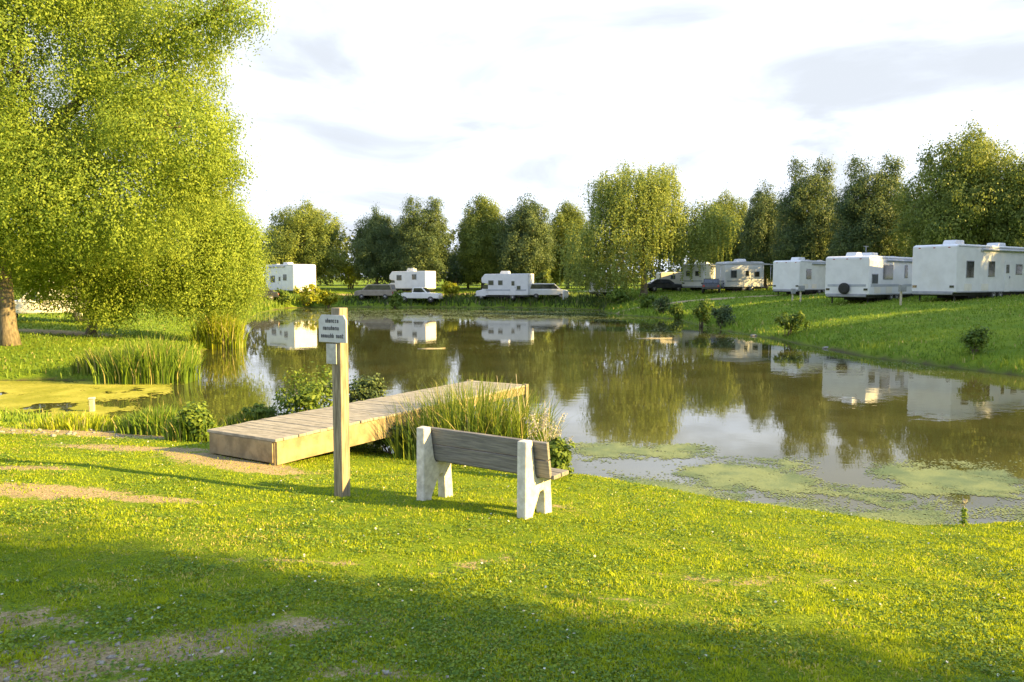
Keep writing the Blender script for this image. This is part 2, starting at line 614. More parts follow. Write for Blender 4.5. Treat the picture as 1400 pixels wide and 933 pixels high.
BARE = []
def bare(px, py, rx, ry, ang=0.0, amp=1.0):
    g = ground(px, py)
    BARE.append((g.x, g.y, rx, ry, ang, amp))
bare(310, 632, 1.5, 0.55, -0.45, 1.05)
bare(190, 615, 1.5, 0.45, -0.05, 1.0)
bare(110, 592, 3.0, 0.7, 0.05, 1.0)
bare(60, 672, 1.1, 0.38, 0.0, 1.0)
bare(200, 685, 0.7, 0.22, 0.0, 0.9)
bare(30, 640, 0.8, 0.25, 0.0, 0.85)
bare(60, 920, 0.75, 0.45, 0.35, 0.80)
bare(230, 892, 0.8, 0.36, 0.35, 0.72)
bare(400, 862, 0.7, 0.26, 0.35, 0.66)
bare(-40, 860, 0.9, 0.4, 0.2, 0.7)
bare(1090, 850, 0.25, 0.12, 0.1, 0.5)
bare(1110, 890, 0.2, 0.09, 0.0, 0.5)
bare(850, 822, 0.5, 0.12, -0.2, 0.55)
bare(1130, 800, 0.7, 0.2, -0.2, 0.5)
bare(500, 925, 0.5, 0.16, 0.0, 0.7)
bare(730, 690, 0.7, 0.3, -0.5, 0.6)
bare(1010, 800, 0.8, 0.2, -0.1, 0.5)
bare(650, 775, 1.0, 0.16, 0.9, 0.55)
bare(80, 455, 4.0, 2.0, 0.0, 0.75)
bare(380, 770, 1.4, 0.14, 0.0, 0.5)
for x_ in np.linspace(8, 30, 7):      # gravel lane in front of the caravans
    BARE.append((x_, 78 - 0.35 * (x_ - 8), 2.6, 1.0, -0.35, 0.95))
for x_ in np.linspace(-34, 10, 12):
    BARE.append((x_, 103, 3.0, 1.2, 0.0, 0.7))
bare_v = bare_field(fx, fy)
shore_lip = np.exp(-(np.maximum(SD, 0) / 0.16) ** 2) * 0.9
nn = fx.size
idx = np.arange(nn).reshape(GX.shape)
quads = np.stack([idx[:-1, :-1], idx[:-1, 1:], idx[1:, 1:], idx[1:, :-1]], -1).reshape(-1, 4)
mud = np.where(SD < 0.02, 1.0, shore_lip * 0.6)
gr = fast_mesh("ground", np.stack([fx, fy, fz + far_rise], 1), quads, MAT["ground_turf"], {"bare": bare_v, "mud": mud}, smooth=True)
tag(gr, "grassy campground lawn sloping down to the pond", "ground", kind="structure")

wv = [(-60, 8, 0), (40, 8, 0), (40, 100, 0), (-60, 100, 0)]
wa = fast_mesh("water", wv, [(0, 1, 2, 3)], MAT["pond_water"])
tag(wa, "still murky pond reflecting trees and clouds", "water", kind="structure")

# ------------------------------------------------------------------ grass, weeds, duckweed, pebbles
def value_noise(x, y, s, seed=0.0):
    return (np.sin(x * s + 2.1 * np.sin(y * s * 0.71 + seed) + seed) * np.sin(y * s * 1.13 + 1.7 * np.sin(x * s * 0.63 + 2 * seed))) * 0.5 + 0.5


def blades(name, X, Y, H, W, mat, var, lean=0.45, z0=None, bend=True):
    n = len(X)
    Z = (height(X, Y) if z0 is None else z0) - 0.01
    a = RNG.uniform(0, 2 * np.pi, n)
    la = RNG.uniform(0, 2 * np.pi, n)
    ll = np.abs(RNG.normal(0, lean, n)) * H
    wx, wy = np.cos(a) * W * 0.5, np.sin(a) * W * 0.5
    ox, oy = np.cos(la) * ll, np.sin(la) * ll
    b0 = np.stack([X - wx, Y - wy, Z], 1)
    b1 = np.stack([X + wx, Y + wy, Z], 1)
    m0 = np.stack([X + ox * .35 - wx * .8, Y + oy * .35 - wy * .8, Z + H * .6], 1)
    m1 = np.stack([X + ox * .35 + wx * .8, Y + oy * .35 + wy * .8, Z + H * .6], 1)
    tp = np.stack([X + ox, Y + oy, Z + H * np.sqrt(np.maximum(0.15, 1 - (ll / H) ** 2 * .5))], 1)
    V = np.stack([b0, b1, m1, m0, tp], 1).reshape(-1, 3)
    k = np.arange(n)[:, None] * 5
    tris = np.concatenate([k + np.array([[0, 1, 2]]), k + np.array([[0, 2, 3]]), k + np.array([[3, 2, 4]])], 0)
    return fast_mesh(name, V, tris, mat, {"var": np.repeat(var, 5)})


def scatter(n, y0, y1, xl, xr, power=1.0):
    """points over a stretch of lawn, thinner with distance"""
    u = RNG.uniform(0, 1, n)
    Y = y0 * (y1 / y0) ** (u ** power)
    X = RNG.uniform(-1, 1, n) * (Y * 0.68 + 0.4)
    # past the middle of the lawn the sampling thins out gradually to either side
    out_ = RNG.uniform(0, 1, n) < 0.30
    X = np.where(out_, np.sign(X) * (Y * 0.60 + np.abs(RNG.normal(0, 3.2, n))), X)
    return X, Y


X, Y = scatter(720000, 2.4, 15.5, -1, 1, 1.0)
s_ = pond_sd(X, Y)
bf = bare_field(X, Y) + 1.3 * (fbm(X, Y, 2.6, 1) - 0.5) + 0.3 * (RNG.uniform(0, 1, len(X)) - 0.5)
keep = (s_ > 0.02 + 0.25 * lattice(X, Y, 3.0, 2)) & ((bf < 0.40) | (RNG.uniform(0, 1, len(X)) < 0.16))
keep &= RNG.uniform(0, 1, len(X)) < 0.35 + 1.1 * fbm(X, Y, 5.0, 6)
X, Y = X[keep], Y[keep]
pat = np.clip((fbm(X, Y, 2.2, 3) - 0.5) * 1.9 + 0.5, 0, 1) * .5 + .5 * np.clip((fbm(X, Y, 8.0, 9) - 0.5) * 2.2 + .5, 0, 1)
dryp = np.clip((fbm(X, Y, 0.9, 11) - 0.48) * 4, 0, 1) * np.clip((fbm(X, Y, 4.0, 14) - 0.4) * 3, 0, 1)
H = RNG.uniform(0.014, 0.042, len(X)) * (0.45 + 0.95 * pat)
var = np.clip(0.75 * pat + 0.3 * RNG.uniform(0, 1, len(X)) - .05, 0, 0.94)
var = np.where(RNG.uniform(0, 1, len(X)) < 0.03 + 0.35 * dryp, 1.0, var)
g = blades("grass", X, Y, H, RNG.uniform(0.006, 0.012, len(X)) * (0.8 + Y * 0.06), MAT["grass_blade"], var, lean=0.75)
tag(g, "short mown lawn grass on the near bank", "grass", kind="stuff")

# broad-leaved clover and plantain among the grass
X, Y = scatter(260000, 2.4, 14.5, -1, 1, 1.0)
keep = (pond_sd(X, Y) > 0.15) & (fbm(X, Y, 1.6, 21) + 0.5 * (fbm(X, Y, 6.0, 23) - .5) > 0.52) & (bare_field(X, Y) < 0.55 + 0.3 * RNG.uniform(-1, 1, len(X)))
X, Y = X[keep], Y[keep]
n = len(X)
Z = height(X, Y) + RNG.uniform(0.004, 0.032, n)
sz = RNG.uniform(0.006, 0.013, n) * (0.9 + 0.05 * Y)
nor = RNG.normal(0, .42, (n, 3)) + np.array([0, 0, 1.0])
nor /= np.linalg.norm(nor, axis=1, keepdims=True)
tg = np.cross(nor, RNG.normal(0, 1, (n, 3)))
tg /= np.linalg.norm(tg, axis=1, keepdims=True) + 1e-6
bt = np.cross(nor, tg)
P_ = np.stack([X, Y, Z], 1)
sz = sz[:, None]
V = np.stack([P_ - tg * sz, P_ + bt * sz * .75, P_ + tg * sz, P_ - bt * sz * .75], 1).reshape(-1, 3)
g = fast_mesh("clover", V, np.arange(n * 4).reshape(n, 4), MAT["clover_leaf"], {"var": np.repeat(np.where(RNG.uniform(0, 1, n) < .012, 1.0, RNG.uniform(0, .94, n)), 4)})
tag(g, "clover and broad leaved weeds spread through the lawn", "clover", kind="stuff")

# rougher grass on the other banks
X = RNG.uniform(-48, 52, 330000)
Y = 14.5 * (104 / 14.5) ** RNG.uniform(0, 1, 330000)
s_ = pond_sd(X, Y)
keep = (s_ > 0.1) & (np.abs(X) < Y * 0.72 + 7) & (bare_field(X, Y) < 0.5)
keep &= (RNG.uniform(0, 1, len(X)) < np.where(s_ < 4, 1.0, 0.55))
X, Y, s_ = X[keep], Y[keep], s_[keep]
tall = np.exp(-(s_ / 1.6) ** 2)
pat = 0.5 * value_noise(X, Y, 0.45, 2.0) + 0.5 * value_noise(X, Y, 1.9, 5.0)
H = (0.06 + 0.0012 * Y) * RNG.uniform(0.6, 1.4, len(X)) * (1 + 2.2 * tall * pat + np.where(Y > 80, 2.5, 0) * (s_ < 6) * pat)
var = np.clip(0.6 * pat + 0.4 * RNG.uniform(0, 1, len(X)), 0, 0.94)
var = np.where(RNG.uniform(0, 1, len(X)) < 0.04, 1.0, var)
W_ = (0.012 + 0.0011 * Y) * RNG.uniform(0.6, 1.3, len(X))
far_ = (Y > 84) & (X > -21) & (X < 13) & (s_ < 8)  # strip of bank weeds whose shade is carried by a darker blade colour
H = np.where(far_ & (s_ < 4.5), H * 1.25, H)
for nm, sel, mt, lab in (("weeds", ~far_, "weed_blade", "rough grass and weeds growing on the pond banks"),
                         ("shade_toned_weeds", far_, "shade_toned_blade", "tall weeds along the far bank below the motorhomes, shade put into their dark colour")):
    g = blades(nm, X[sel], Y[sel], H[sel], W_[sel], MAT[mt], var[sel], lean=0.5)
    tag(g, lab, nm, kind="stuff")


def flat_bits(name, X, Y, rad, z, mat, var):
    n = len(X)
    a = RNG.uniform(0, 2 * np.pi, n)
    ring = []
    for k in range(6):
        rr = rad * RNG.uniform(0.7, 1.25, n)
        ring.append(np.stack([X + rr * np.cos(a + k * np.pi / 3), Y + rr * np.sin(a + k * np.pi / 3), z], 1))
    V = np.stack(ring, 1).reshape(-1, 3)
    k = np.arange(n)[:, None] * 6
    Fq = np.concatenate([k + np.array([[0, 1, 2, 3]]), k + np.array([[0, 3, 4, 5]])], 0)
    return fast_mesh(name, V, Fq, mat, {"var": np.repeat(var, 6)})


def scum(px0, px1, py0, py1, n, dens, stretch=1.0):
    """random floating bits inside a picture rectangle, kept where the patch noise is high"""
    xs, ys = [], []
    c0 = on_z(px0, py1)
    px = RNG.uniform(px0, px1, n)
    py = RNG.uniform(py0, py1, n)
    w = (466.5 - py) / F_PX
    c, s = math.cos(PITCH), math.sin(PITCH)
    rz = -s + w * c
    tt = -CAM_Z / rz
    x = (px - 700) / F_PX * tt
    y = (c + w * s) * tt
    edge = np.minimum.reduce([(px - px0) / (px1 - px0), (px1 - px) / (px1 - px0), (py - py0) / (py1 - py0), (py1 - py) / (py1 - py0)]) * 4
    edge = np.clip(edge, 0, 1)
    f = 0.5 * value_noise(x, y * 1.2, 1.3 * stretch, 4.0) + 0.3 * value_noise(x, y, 3.7 * stretch, 7.0) + 0.2 * value_noise(x, y, 9.0, 1.0)
    keep = (f * (0.35 + 0.65 * edge) + RNG.normal(0, .12, n) > 1 - dens + .055) & (pond_sd(x, y) < 0.05)
    return x[keep], y[keep]


DX, DY = [], []
for a in [(770, 985, 604, 634, 70000, 0.49), (890, 1130, 622, 684, 130000, 0.47), (1180, 1420, 628, 706, 170000, 0.52),
          (780, 1420, 655, 724, 120000, 0.40), (345, 900, 420, 441, 50000, 0.60), (330, 480, 424, 446, 6000, 0.6),
          (830, 1060, 430, 470, 5000, 0.45), (560, 760, 470, 480, 500, 0.4), (1000, 1400, 470, 520, 7000, 0.42)]:
    x, y = scum(*a)
    DX.append(x)
    DY.append(y)
DX, DY = np.concatenate(DX), np.concatenate(DY)
# scum line right along the near shore
n_ = 110000
px = RNG.uniform(860, 1420, n_)
k_ = RNG.integers(0, len(PP), n_)
near_edge = np.nonzero((PP[:, 1] < 14.5) & (PP[:, 0] > 0.6) & (PP[:, 0] < 9))[0]
k_ = RNG.choice(near_edge, n_)
tt_ = RNG.uniform(0, 1, n_)[:, None]
base = PP[k_] * (1 - tt_) + PQ[k_] * tt_
off = np.abs(RNG.normal(0, 0.30, n_))
x, y = base[:, 0] + RNG.normal(0, 0.08, n_), base[:, 1] + off
keep = (pond_sd(x, y) < 0.03) & (value_noise(x, y, 1.7, 2.0) * 0.6 + RNG.uniform(0, 0.8, n_) > 0.93)
x, y = x[keep], y[keep]
DX, DY = np.concatenate([DX, x]), np.concatenate([DY, y])
g = flat_bits("duckweed", DX, DY, (0.004 + 0.0009 * DY) * RNG.uniform(0.5, 1.4, len(DX)), 0.004 + RNG.uniform(0, 0.004, len(DX)), MAT["duckweed"], np.clip(0.4 * RNG.uniform(0, 1, len(DX)) + 1.3 * (fbm(DX, DY, 1.8, 43) - .5) + .3, 0, 0.95))
tag(g, "olive green duckweed floating in patches and along the near shore", "duckweed", kind="stuff")
x2, y2 = scum(-140, 235, 522, 578, 130000, 0.93)
lim = -11.0 + 1.6 * value_noise(x2, y2, 0.9, 3.0) + RNG.normal(0, .25, len(x2)) - 0.12 * (y2 - 20)
lim = np.where(fbm(x2, y2, 0.8, 31) + 0.35 * (fbm(x2, y2, 3.5, 33) - .5) > 0.68 - 0.02 * (-11 - x2), -99, lim)
x2, y2 = x2[x2 < lim], y2[x2 < lim]
x2b, y2b = scum(180, 262, 500, 530, 2000, 0.6)
x, y = np.concatenate([x2, x2b]), np.concatenate([y2, y2b])
g = flat_bits("pond_scum", x, y, (0.0045 + 0.0013 * y) * RNG.uniform(0.6, 1.4, len(x)), 0.009 + RNG.uniform(0, 0.003, len(x)), MAT["duckweed_bright"], np.clip(0.4 * RNG.uniform(0, 1, len(x)) + 1.3 * (fbm(x, y, 1.4, 41) - .5) + .3, 0, 0.95))
tag(g, "bright yellow green algae scum covering the cove", "algae", kind="stuff")


def pebble_mesh(name, spots):
    V, Fc = [], []
    t = bmesh.new()
    bmesh.ops.create_icosphere(t, subdivisions=1, radius=1)
    tv = np.array([v.co[:] for v in t.verts])
    tf = np.array([[v.index for v in f.verts] for f in t.faces])
    t.free()
    for i, (x, y, r) in enumerate(spots):
        sc_ = np.array([RNG.uniform(.7, 1.4), RNG.uniform(.7, 1.2), RNG.uniform(.35, .6)]) * r
        q = tv * sc_ * (1 + RNG.normal(0, .08, (len(tv), 1)))
        a = RNG.uniform(0, 6.28)
        q = np.stack([q[:, 0] * np.cos(a) - q[:, 1] * np.sin(a), q[:, 0] * np.sin(a) + q[:, 1] * np.cos(a), q[:, 2]], 1)
        V.append(q + np.array([x, y, hz(x, y) + 0.1 * r]))
        Fc.append(tf + i * len(tv))
    return fast_mesh(name, np.concatenate(V), np.concatenate(Fc), MAT["pebble_stone"])


spots = []
for (px, py, n_, sx, sy, rr) in [(60, 918, 90, .5, .28, .018), (230, 892, 70, .55, .2, .014), (400, 862, 40, .4, .15, .011), (90, 592, 90, 2.2, .4, .045), (500, 925, 14, .3, .1, .02)]:
    c = ground(px, py)
    for _ in range(n_):
        spots.append((c.x + RNG.normal(0, sx), c.y + RNG.normal(0, sy), rr * RNG.uniform(.25, 1.0) ** 1.3 * 1.6))
g = pebble_mesh("pebbles", spots)
tag(g, "pale gravel pebbles strewn over the worn earth", "gravel", kind="stuff")

# ------------------------------------------------------------------ leaves and trees
def leaf_mesh(name, centers, crad, per, size, mat, parent, flat=1.0, droop=0.0, out_c=None, hang=0.0):
    nC = len(centers)
    C = np.repeat(centers, per, 0)
    rr = np.repeat(crad, per)[:, None]
    n = len(C)
    d = RNG.normal(0, 1, (n, 3)) * np.array([1, 1, flat])
    P_ = C + d * rr * 0.55
    if hang:
        P_[:, 2] -= np.abs(RNG.normal(0, hang, n))
    oc = np.repeat(out_c, per, 0)
    o_ = P_ - oc
    o_ /= np.linalg.norm(o_, axis=1, keepdims=True) + 1e-6
    nor = o_ * 0.55 + d * 0.42 + RNG.normal(0, 0.36, (n, 3)) + np.array([0, 0, 0.25])
    nor /= np.linalg.norm(nor, axis=1, keepdims=True) + 1e-6
    rv = RNG.normal(0, 1, (n, 3))
    rv[:, 2] -= droop
    tg = rv - nor * (rv * nor).sum(1, keepdims=True)
    tg /= np.linalg.norm(tg, axis=1, keepdims=True) + 1e-6
    bt = np.cross(nor, tg)
    s = (size * RNG.uniform(0.6, 1.35, n))[:, None]
    A = P_ - tg * s * 0.5
    B = P_ + bt * s * 0.27 - tg * s * 0.05
    Cc = P_ + tg * s * 0.5
    D = P_ - bt * s * 0.27 - tg * s * 0.05
    V = np.stack([A, B, Cc, D], 1).reshape(-1, 3)
    Fq = np.arange(n * 4).reshape(n, 4)
    var = np.clip(np.repeat(RNG.uniform(0.0, 0.55, nC), per) + RNG.uniform(0, 0.45, n), 0, 1)
    return fast_mesh(name, V, Fq, mat, {"var": np.repeat(var, 4)}, parent=parent)


def lobe_clumps(lobes, n, crad):
    """clump centres through the outer shells of ellipsoid lobes (x,y,z,rx,ry,rz)"""
    L = np.array(lobes, float)
    w = (L[:, 3] * L[:, 4] + L[:, 3] * L[:, 5] + L[:, 4] * L[:, 5])
    k = RNG.choice(len(L), n, p=w / w.sum())
    d = RNG.normal(0, 1, (n, 3))
    d /= np.linalg.norm(d, axis=1, keepdims=True)
    rad = np.where(RNG.uniform(0, 1, n) < 0.72, RNG.uniform(0.78, 1.04, n), RNG.uniform(0.35, 0.8, n))
    c = L[k, :3] + d * L[k, 3:6] * rad[:, None]
    return c, crad * RNG.uniform(0.6, 1.35, n), L[k, :3]


def strands(lobes, n, lmin, lmax, below=0.3):
    """hanging twigs: runs of small leaf clumps that drop from the outer shell"""
    c, cr, oc = lobe_clumps(lobes, n, .1)
    C, Rr, O = [], [], []
    for p, o_ in zip(c, oc):
        L_ = random.uniform(lmin, lmax)
        k = max(3, int(L_ / .22))
        dx, dy = random.gauss(0, .10), random.gauss(0, .10)
        for q in range(k):
            f = q / (k - 1)
            C.append((p[0] + dx * f, p[1] + dy * f, p[2] + .2 - L_ * f))
            Rr.append(.17 * (1 - .5 * f))
            O.append((o_[0], o_[1], p[2] - L_ * f * .8))
    return np.array(C), np.array(Rr), np.array(O)


def tree(name, label, base, lobes, n, crad, per, size, mat, trunk_r, bark="dark_bark", cat="tree", group=None, hang=0.0, droop=0.3, limbs=6, lean=(0, 0), minz=None, fork=0.35, hangers=None):
    root = empty(name, base)
    tag(root, label, cat, group)
    c, cr, oc = lobe_clumps(lobes, n, crad)
    if minz is not None:
        k = c[:, 2] > minz
        c, cr, oc = c[k], cr[k], oc[k]
    mb = MB()
    top = max(l[2] for l in lobes)
    H = top * fork
    p = [Vector((0, 0, -0.2)), Vector((lean[0] * .15, lean[1] * .15, H * .12)), Vector((lean[0] * .5, lean[1] * .5, H * .55)), Vector((lean[0], lean[1], H))]
    mb.tube(p, [trunk_r * 1.5, trunk_r * 1.08, trunk_r * .9, trunk_r * .75], 10)
    order = sorted(lobes, key=lambda l: -(l[3] * l[5]))[:limbs]
    for l in order:
        e = Vector(l[:3])
        mid = p[3].lerp(e, .5) + Vector((random.uniform(-.3, .3), random.uniform(-.3, .3), .12 * (e - p[3]).length))
        mb.tube([p[3] - Vector((0, 0, trunk_r)), mid, e, e + (e - mid) * .15], [trunk_r * .6, trunk_r * .36, trunk_r * .2, trunk_r * .06], 6)
        for _ in range(4):
            q = e + Vector((random.uniform(-1, 1) * l[3], random.uniform(-1, 1) * l[4], random.uniform(-.7, .9) * l[5])) * .85
            mb.tube([mid.lerp(e, random.uniform(.3, 1)), e.lerp(q, .5) + Vector((0, 0, .1)), q], [trunk_r * .2, trunk_r * .12, trunk_r * .03], 5)
    mb.build("trunk", MAT[bark], root)
    if hangers:
        sc_, sr_, so_ = strands(lobes, *hangers[:3])
        k = sc_[:, 2] > (minz if minz is not None else 0.5)
        sc_, sr_, so_ = sc_[k], sr_[k], so_[k]
        leaf_mesh("hanging_twigs", sc_, sr_, hangers[3], size * .9, mat, root, droop=1.6, out_c=so_)["kind"] = "stuff"
    leaf_mesh("crown", c, cr, per, size, mat, root, droop=droop, out_c=oc, hang=hang)
    return root


RNG = np.random.default_rng(21)
random.seed(21)
# the two big trees on the near side of the cove
def lobes_px(base, rows):
    """rows of (px, py, distance, half width px, half height px, depth radius m)"""
    o_ = []
    for px, py, d, rx, rz, ry in rows:
        p = at(px, py, d) - base
        o_.append((p.x, p.y, p.z, rx * d / F_PX, ry, rz * d / F_PX))
    return o_


bA = ground(14, 472)
dA = bA.y
tree("big_tree", "huge yellow green tree with pale trunk overhanging the cove, nearest of all the trees", bA, lobes_px(bA, [
    (40, 110, dA, 210, 170, 4.5), (200, 90, dA, 95, 95, 3.2), (235, 175, dA - 1, 80, 75, 3.0), (255, 30, dA - 1, 60, 45, 2.2),
    (318, 12, dA - 1.5, 42, 30, 1.2), (130, 260, dA - .5, 165, 85, 4.0), (270, 232, dA, 50, 40, 2.0), (312, 222, dA, 30, 18, 1.0), (-140, 190, dA, 190, 210, 4.5),
    (100, -130, dA, 240, 130, 4.5), (30, -10, dA, 150, 80, 3.5), (20, 220, dA - 1, 130, 90, 3.5), (-40, 310, dA, 110, 70, 3.0), (300, 165, dA, 25, 25, 1.2)]),
    3600, 0.55, 140, 0.10, MAT["willow_leaf"], 0.27, bark="bark", hang=0.3, droop=1.0, limbs=12, lean=(-0.5, 0.4), fork=0.33, hangers=(900, .6, 1.6, 9))
bB = ground(124, 457)
dB = bB.y
tree("big_tree", "low spreading yellow green tree behind the cove, its branches drooping over the water", bB, lobes_px(bB, [
    (225, 322, dB - 1, 110, 72, 3.4), (300, 342, dB, 52, 62, 2.4), (120, 350, dB - 1, 110, 62, 3.0), (285, 285, dB, 45, 35, 2.0), (250, 390, dB - 1, 60, 25, 2.0),
    (335, 375, dB + 1, 26, 42, 1.6), (50, 350, dB - 2, 60, 30, 2.4), (145, 405, dB - 2, 45, 28, 1.4), (300, 388, dB, 45, 26, 1.6), (330, 318, dB, 25, 28, 1.4)]),
    1600, 0.52, 130, 0.10, MAT["willow_leaf"], 0.20, bark="bark", hang=0.4, droop=1.0, limbs=9, lean=(0.4, 0.2), fork=0.45, hangers=(650, .6, 1.7, 9))


def pear_lobes(h, w, seed, twin=False):
    """rounded dense crown of a street tree: rings of lobes that fill an egg"""
    r = random.Random(seed)
    out_ = []
    for f, n, off, rad in ((.22, 4, .26, .20), (.36, 6, .30, .22), (.50, 6, .31, .22), (.64, 5, .27, .21), (.77, 4, .19, .19), (.88, 2 if twin else 1, .17 if twin else .03, .16), (.5, 1, 0, .3)):
        a0 = r.uniform(0, 6.28) if not (twin and f == .88) else 0
        for k in range(n):
            a = a0 + k * 6.283 / n + r.uniform(-.3, .3)
            q = r.uniform(.85, 1.15)
            out_.append((math.cos(a) * off * w * q, math.sin(a) * off * w * q, h * (f + r.uniform(-.04, .04)), w * rad * r.uniform(.85, 1.15), w * rad * r.uniform(.85, 1.15), h * .125 * r.uniform(.85, 1.15)))
    return out_


FAR = [  # kind, picture x, top y, half width px, distance, label
    ("wide", 420, 277, 57, 113, "broad round tree rising behind the white trailer with a sunlit end"),
    ("pear", 516, 284, 31, 110, "dark oval tree, outermost of the pair behind the white pickup truck"),
    ("twin", 580, 274, 38, 107, "dense oval tree above the camper parked beside the white pickup truck"),
    ("slim", 660, 261, 33, 111, "tall twin-topped tree just behind the cab of the boxy motorhome"),
    ("pear", 718, 267, 37, 107, "dark egg-shaped tree directly behind the boxy motorhome"),
    ("slim", 776, 271, 32, 114, "pale tree half hidden behind the weeping willow"),
    ("wide", 990, 262, 40, 108, "olive tree peeping out between the willow and the dark tall row"),
    ("pear", 1045, 250, 30, 98, "small dark tree at the low end of the tall row behind the caravans"),
    ("twin", 1104, 223, 42, 86, "two-peaked dark tree behind the plain caravan with one window"),
    ("twin", 1190, 220, 50, 78, "two-peaked tree above the caravan carrying a spare wheel"),
    ("wide", 1312, 176, 78, 68, "tallest dark green tree, broad crown towering over the big trailer"),
    ("slim", 1405, 203, 48, 64, "dark tree cut by the picture edge behind the big trailer"),
    ("pear", 1066, 285, 40, 104, "dark low tree filling in behind the plain caravan"),
    ("pear", 1150, 282, 40, 96, "dark tree filling the gap between the two-peaked trees"),
    ("pear", 1238, 262, 36, 84, "dark narrow tree squeezed in next to the tallest tree"),
    ("slim", 548, 304, 24, 118, "low tree in the notch between the two dark oval trees"),
    ("slim", 690, 305, 30, 120, "low tree in the notch above the cab of the boxy motorhome"),
    ("wide", 745, 312, 34, 120, "low olive tree above the parked pale car"),
    ("pear", 640, 335, 26, 116, "short dark tree beside the lime bush"),
]
protos = {}
for kind, h, w, mt, nC, per, size in (("wide", 11.0, 11.5, "pear_leaf", 1300, 75, 0.20), ("pear", 11.0, 8.0, "dark_leaf", 1150, 72, 0.20),
                                      ("twin", 13.0, 8.5, "dark_leaf", 1200, 72, 0.20), ("slim", 12.0, 7.5, "pear_leaf", 1100, 70, 0.20)):
    lb = pear_lobes(h, w, hash(kind) % 97 if False else len(kind) * 7 + ord(kind[0]), kind == "twin")
    protos[kind] = [tree("shade_tree", "x", (0, 0, 0), lb, nC, 0.62, per, size, MAT[mt], 0.22, limbs=7, fork=0.3), h, w, False]
for i, (kind, px, ty, hw, d, lab) in enumerate(FAR):
    proto, h, w, used = protos[kind]
    o = proto if not used else copy_tree(proto)
    protos[kind][3] = True
    b0 = put(px, d)
    top = at(px, ty, d).z
    zs = (top - b0.z) / (h * 1.0)
    xs = 2.2 * hw * d / F_PX / w
    o.location = b0
    o.scale = (xs, xs, zs)
    o.rotation_euler = (0, 0, random.uniform(0, 6.28) if kind != "twin" else random.uniform(-.3, .3))
    tag(o, lab, "tree", "trees behind the caravans round the pond")
# trees of the same row that stand beyond the frame and shade the right bank and the near lawn
for kind, x, y, h_, w_, lab in (("wide", 47, 52, 14, 13, "first shade tree of the row beyond the big trailer's far end"),
                                ("twin", 50, 41, 15, 11, "second shade tree of the row beyond the big trailer's far end"),
                                ("wide", 47, 31, 13, 12, "third shade tree beyond the trailer, facing the right bank"),
                                ("pear", 50, 22, 13, 10, "last shade tree of the row on the right bank"),
                                ("wide", 16.5, -4.3, 13, 10.8, "lawn tree whose shadow falls over the near grass"),
                                ("pear", 11, -1.8, 10, 8.8, "small lawn tree nearest the photographer, shading the near grass"),
                                ("wide", 26, -9.3, 19, 15, "taller lawn tree behind the one that shades the near grass")):
    proto, h, w, used = protos[kind]
    o = copy_tree(proto)
    o.location = (x, y, hz(x, y))
    o.scale = (w_ / w, w_ / w, h_ / h)
    o.rotation_euler = (0, 0, random.uniform(0, 6.28))
    tag(o, lab, "tree", "trees behind the caravans round the pond")

RNG = np.random.default_rng(5)
random.seed(5)
# weeping willow on the far shore
bw = put(880, 89)
tree("willow_tree", "tall pale weeping willow standing at the far corner of the pond", bw, lobes_px(bw, [
    (872, 285, 89, 66, 46, 4.6), (862, 258, 89, 46, 34, 4.2), (829, 268, 89, 26, 34, 3.0), (898, 240, 89, 26, 18, 2.5), (900, 300, 89, 40, 45, 3.5), (850, 325, 88, 52, 52, 4.0), (905, 250, 90, 28, 26, 2.4),
    (800, 345, 88, 34, 42, 2.6), (950, 308, 90, 46, 34, 3.2), (985, 312, 91, 24, 24, 2.0), (925, 325, 89, 40, 20, 2.6), (965, 298, 91, 22, 18, 2.0), (840, 372, 87, 40, 18, 2.4)]),
    1050, 0.75, 50, 0.22, MAT["weeping_leaf"], 0.36, bark="bark", hang=0.7, droop=1.6, limbs=10, fork=0.42, minz=0.8, hangers=(900, 1.6, 4.2, 6))

# distant woodland beyond the camp, one mass
cs = []
for i in range(2600):
    x = RNG.uniform(-190, 190)
    y = RNG.uniform(150, 175)
    hh_ = 8.0 + 2.6 * value_noise(np.array([x]), np.array([0.0]), 0.11, 1.0)[0] + 1.2 * value_noise(np.array([x]), np.array([0.0]), 0.37, 2.0)[0]
    cs.append((x, y, hz(x, y) + RNG.uniform(0.1, 1.0) * hh_))
cs = np.array(cs)
wd = leaf_mesh("woodland", cs, np.full(len(cs), 1.5) * RNG.uniform(.7, 1.4, len(cs)), 26, 0.9, MAT["wood_leaf"], None, out_c=cs - np.array([0, 0, 2.0]))
tag(wd, "low blue green woodland closing the view beyond the camp", "woodland", kind="stuff")


# ------------------------------------------------------------------ shrubs and reeds
def shrub(name, label, base, w, h, mat, n=60, per=26, size=0.12, dep=None, cat="shrub", group=None, stems=7):
    root = empty(name, base)
    tag(root, label, cat, group)
    dep = dep or w * .8
    lb = [(random.uniform(-.25, .25) * w, random.uniform(-.25, .25) * dep, h * random.uniform(.3, .7), w * random.uniform(.22, .36), dep * random.uniform(.25, .4), h * random.uniform(.22, .36)) for _ in range(6)]
    c, cr, oc = lobe_clumps(lb, n, max(.08, min(w, h) * .13))
    c[:, 2] = np.maximum(c[:, 2], 0.05)
    leaf_mesh("foliage", c, cr, per, size, mat, root, out_c=oc - np.array([0, 0, h * .2]))
    mb = MB()
    for _ in range(stems):
        e = Vector(c[random.randrange(len(c))])
        mb.tube([(random.uniform(-.1, .1) * w, random.uniform(-.1, .1) * dep, -.1), e * .5 + Vector((0, 0, .05 * h)), e], [.02 * h, .014 * h, .004 * h], 5)
    mb.build("stem", MAT["bark"], root)
    return root


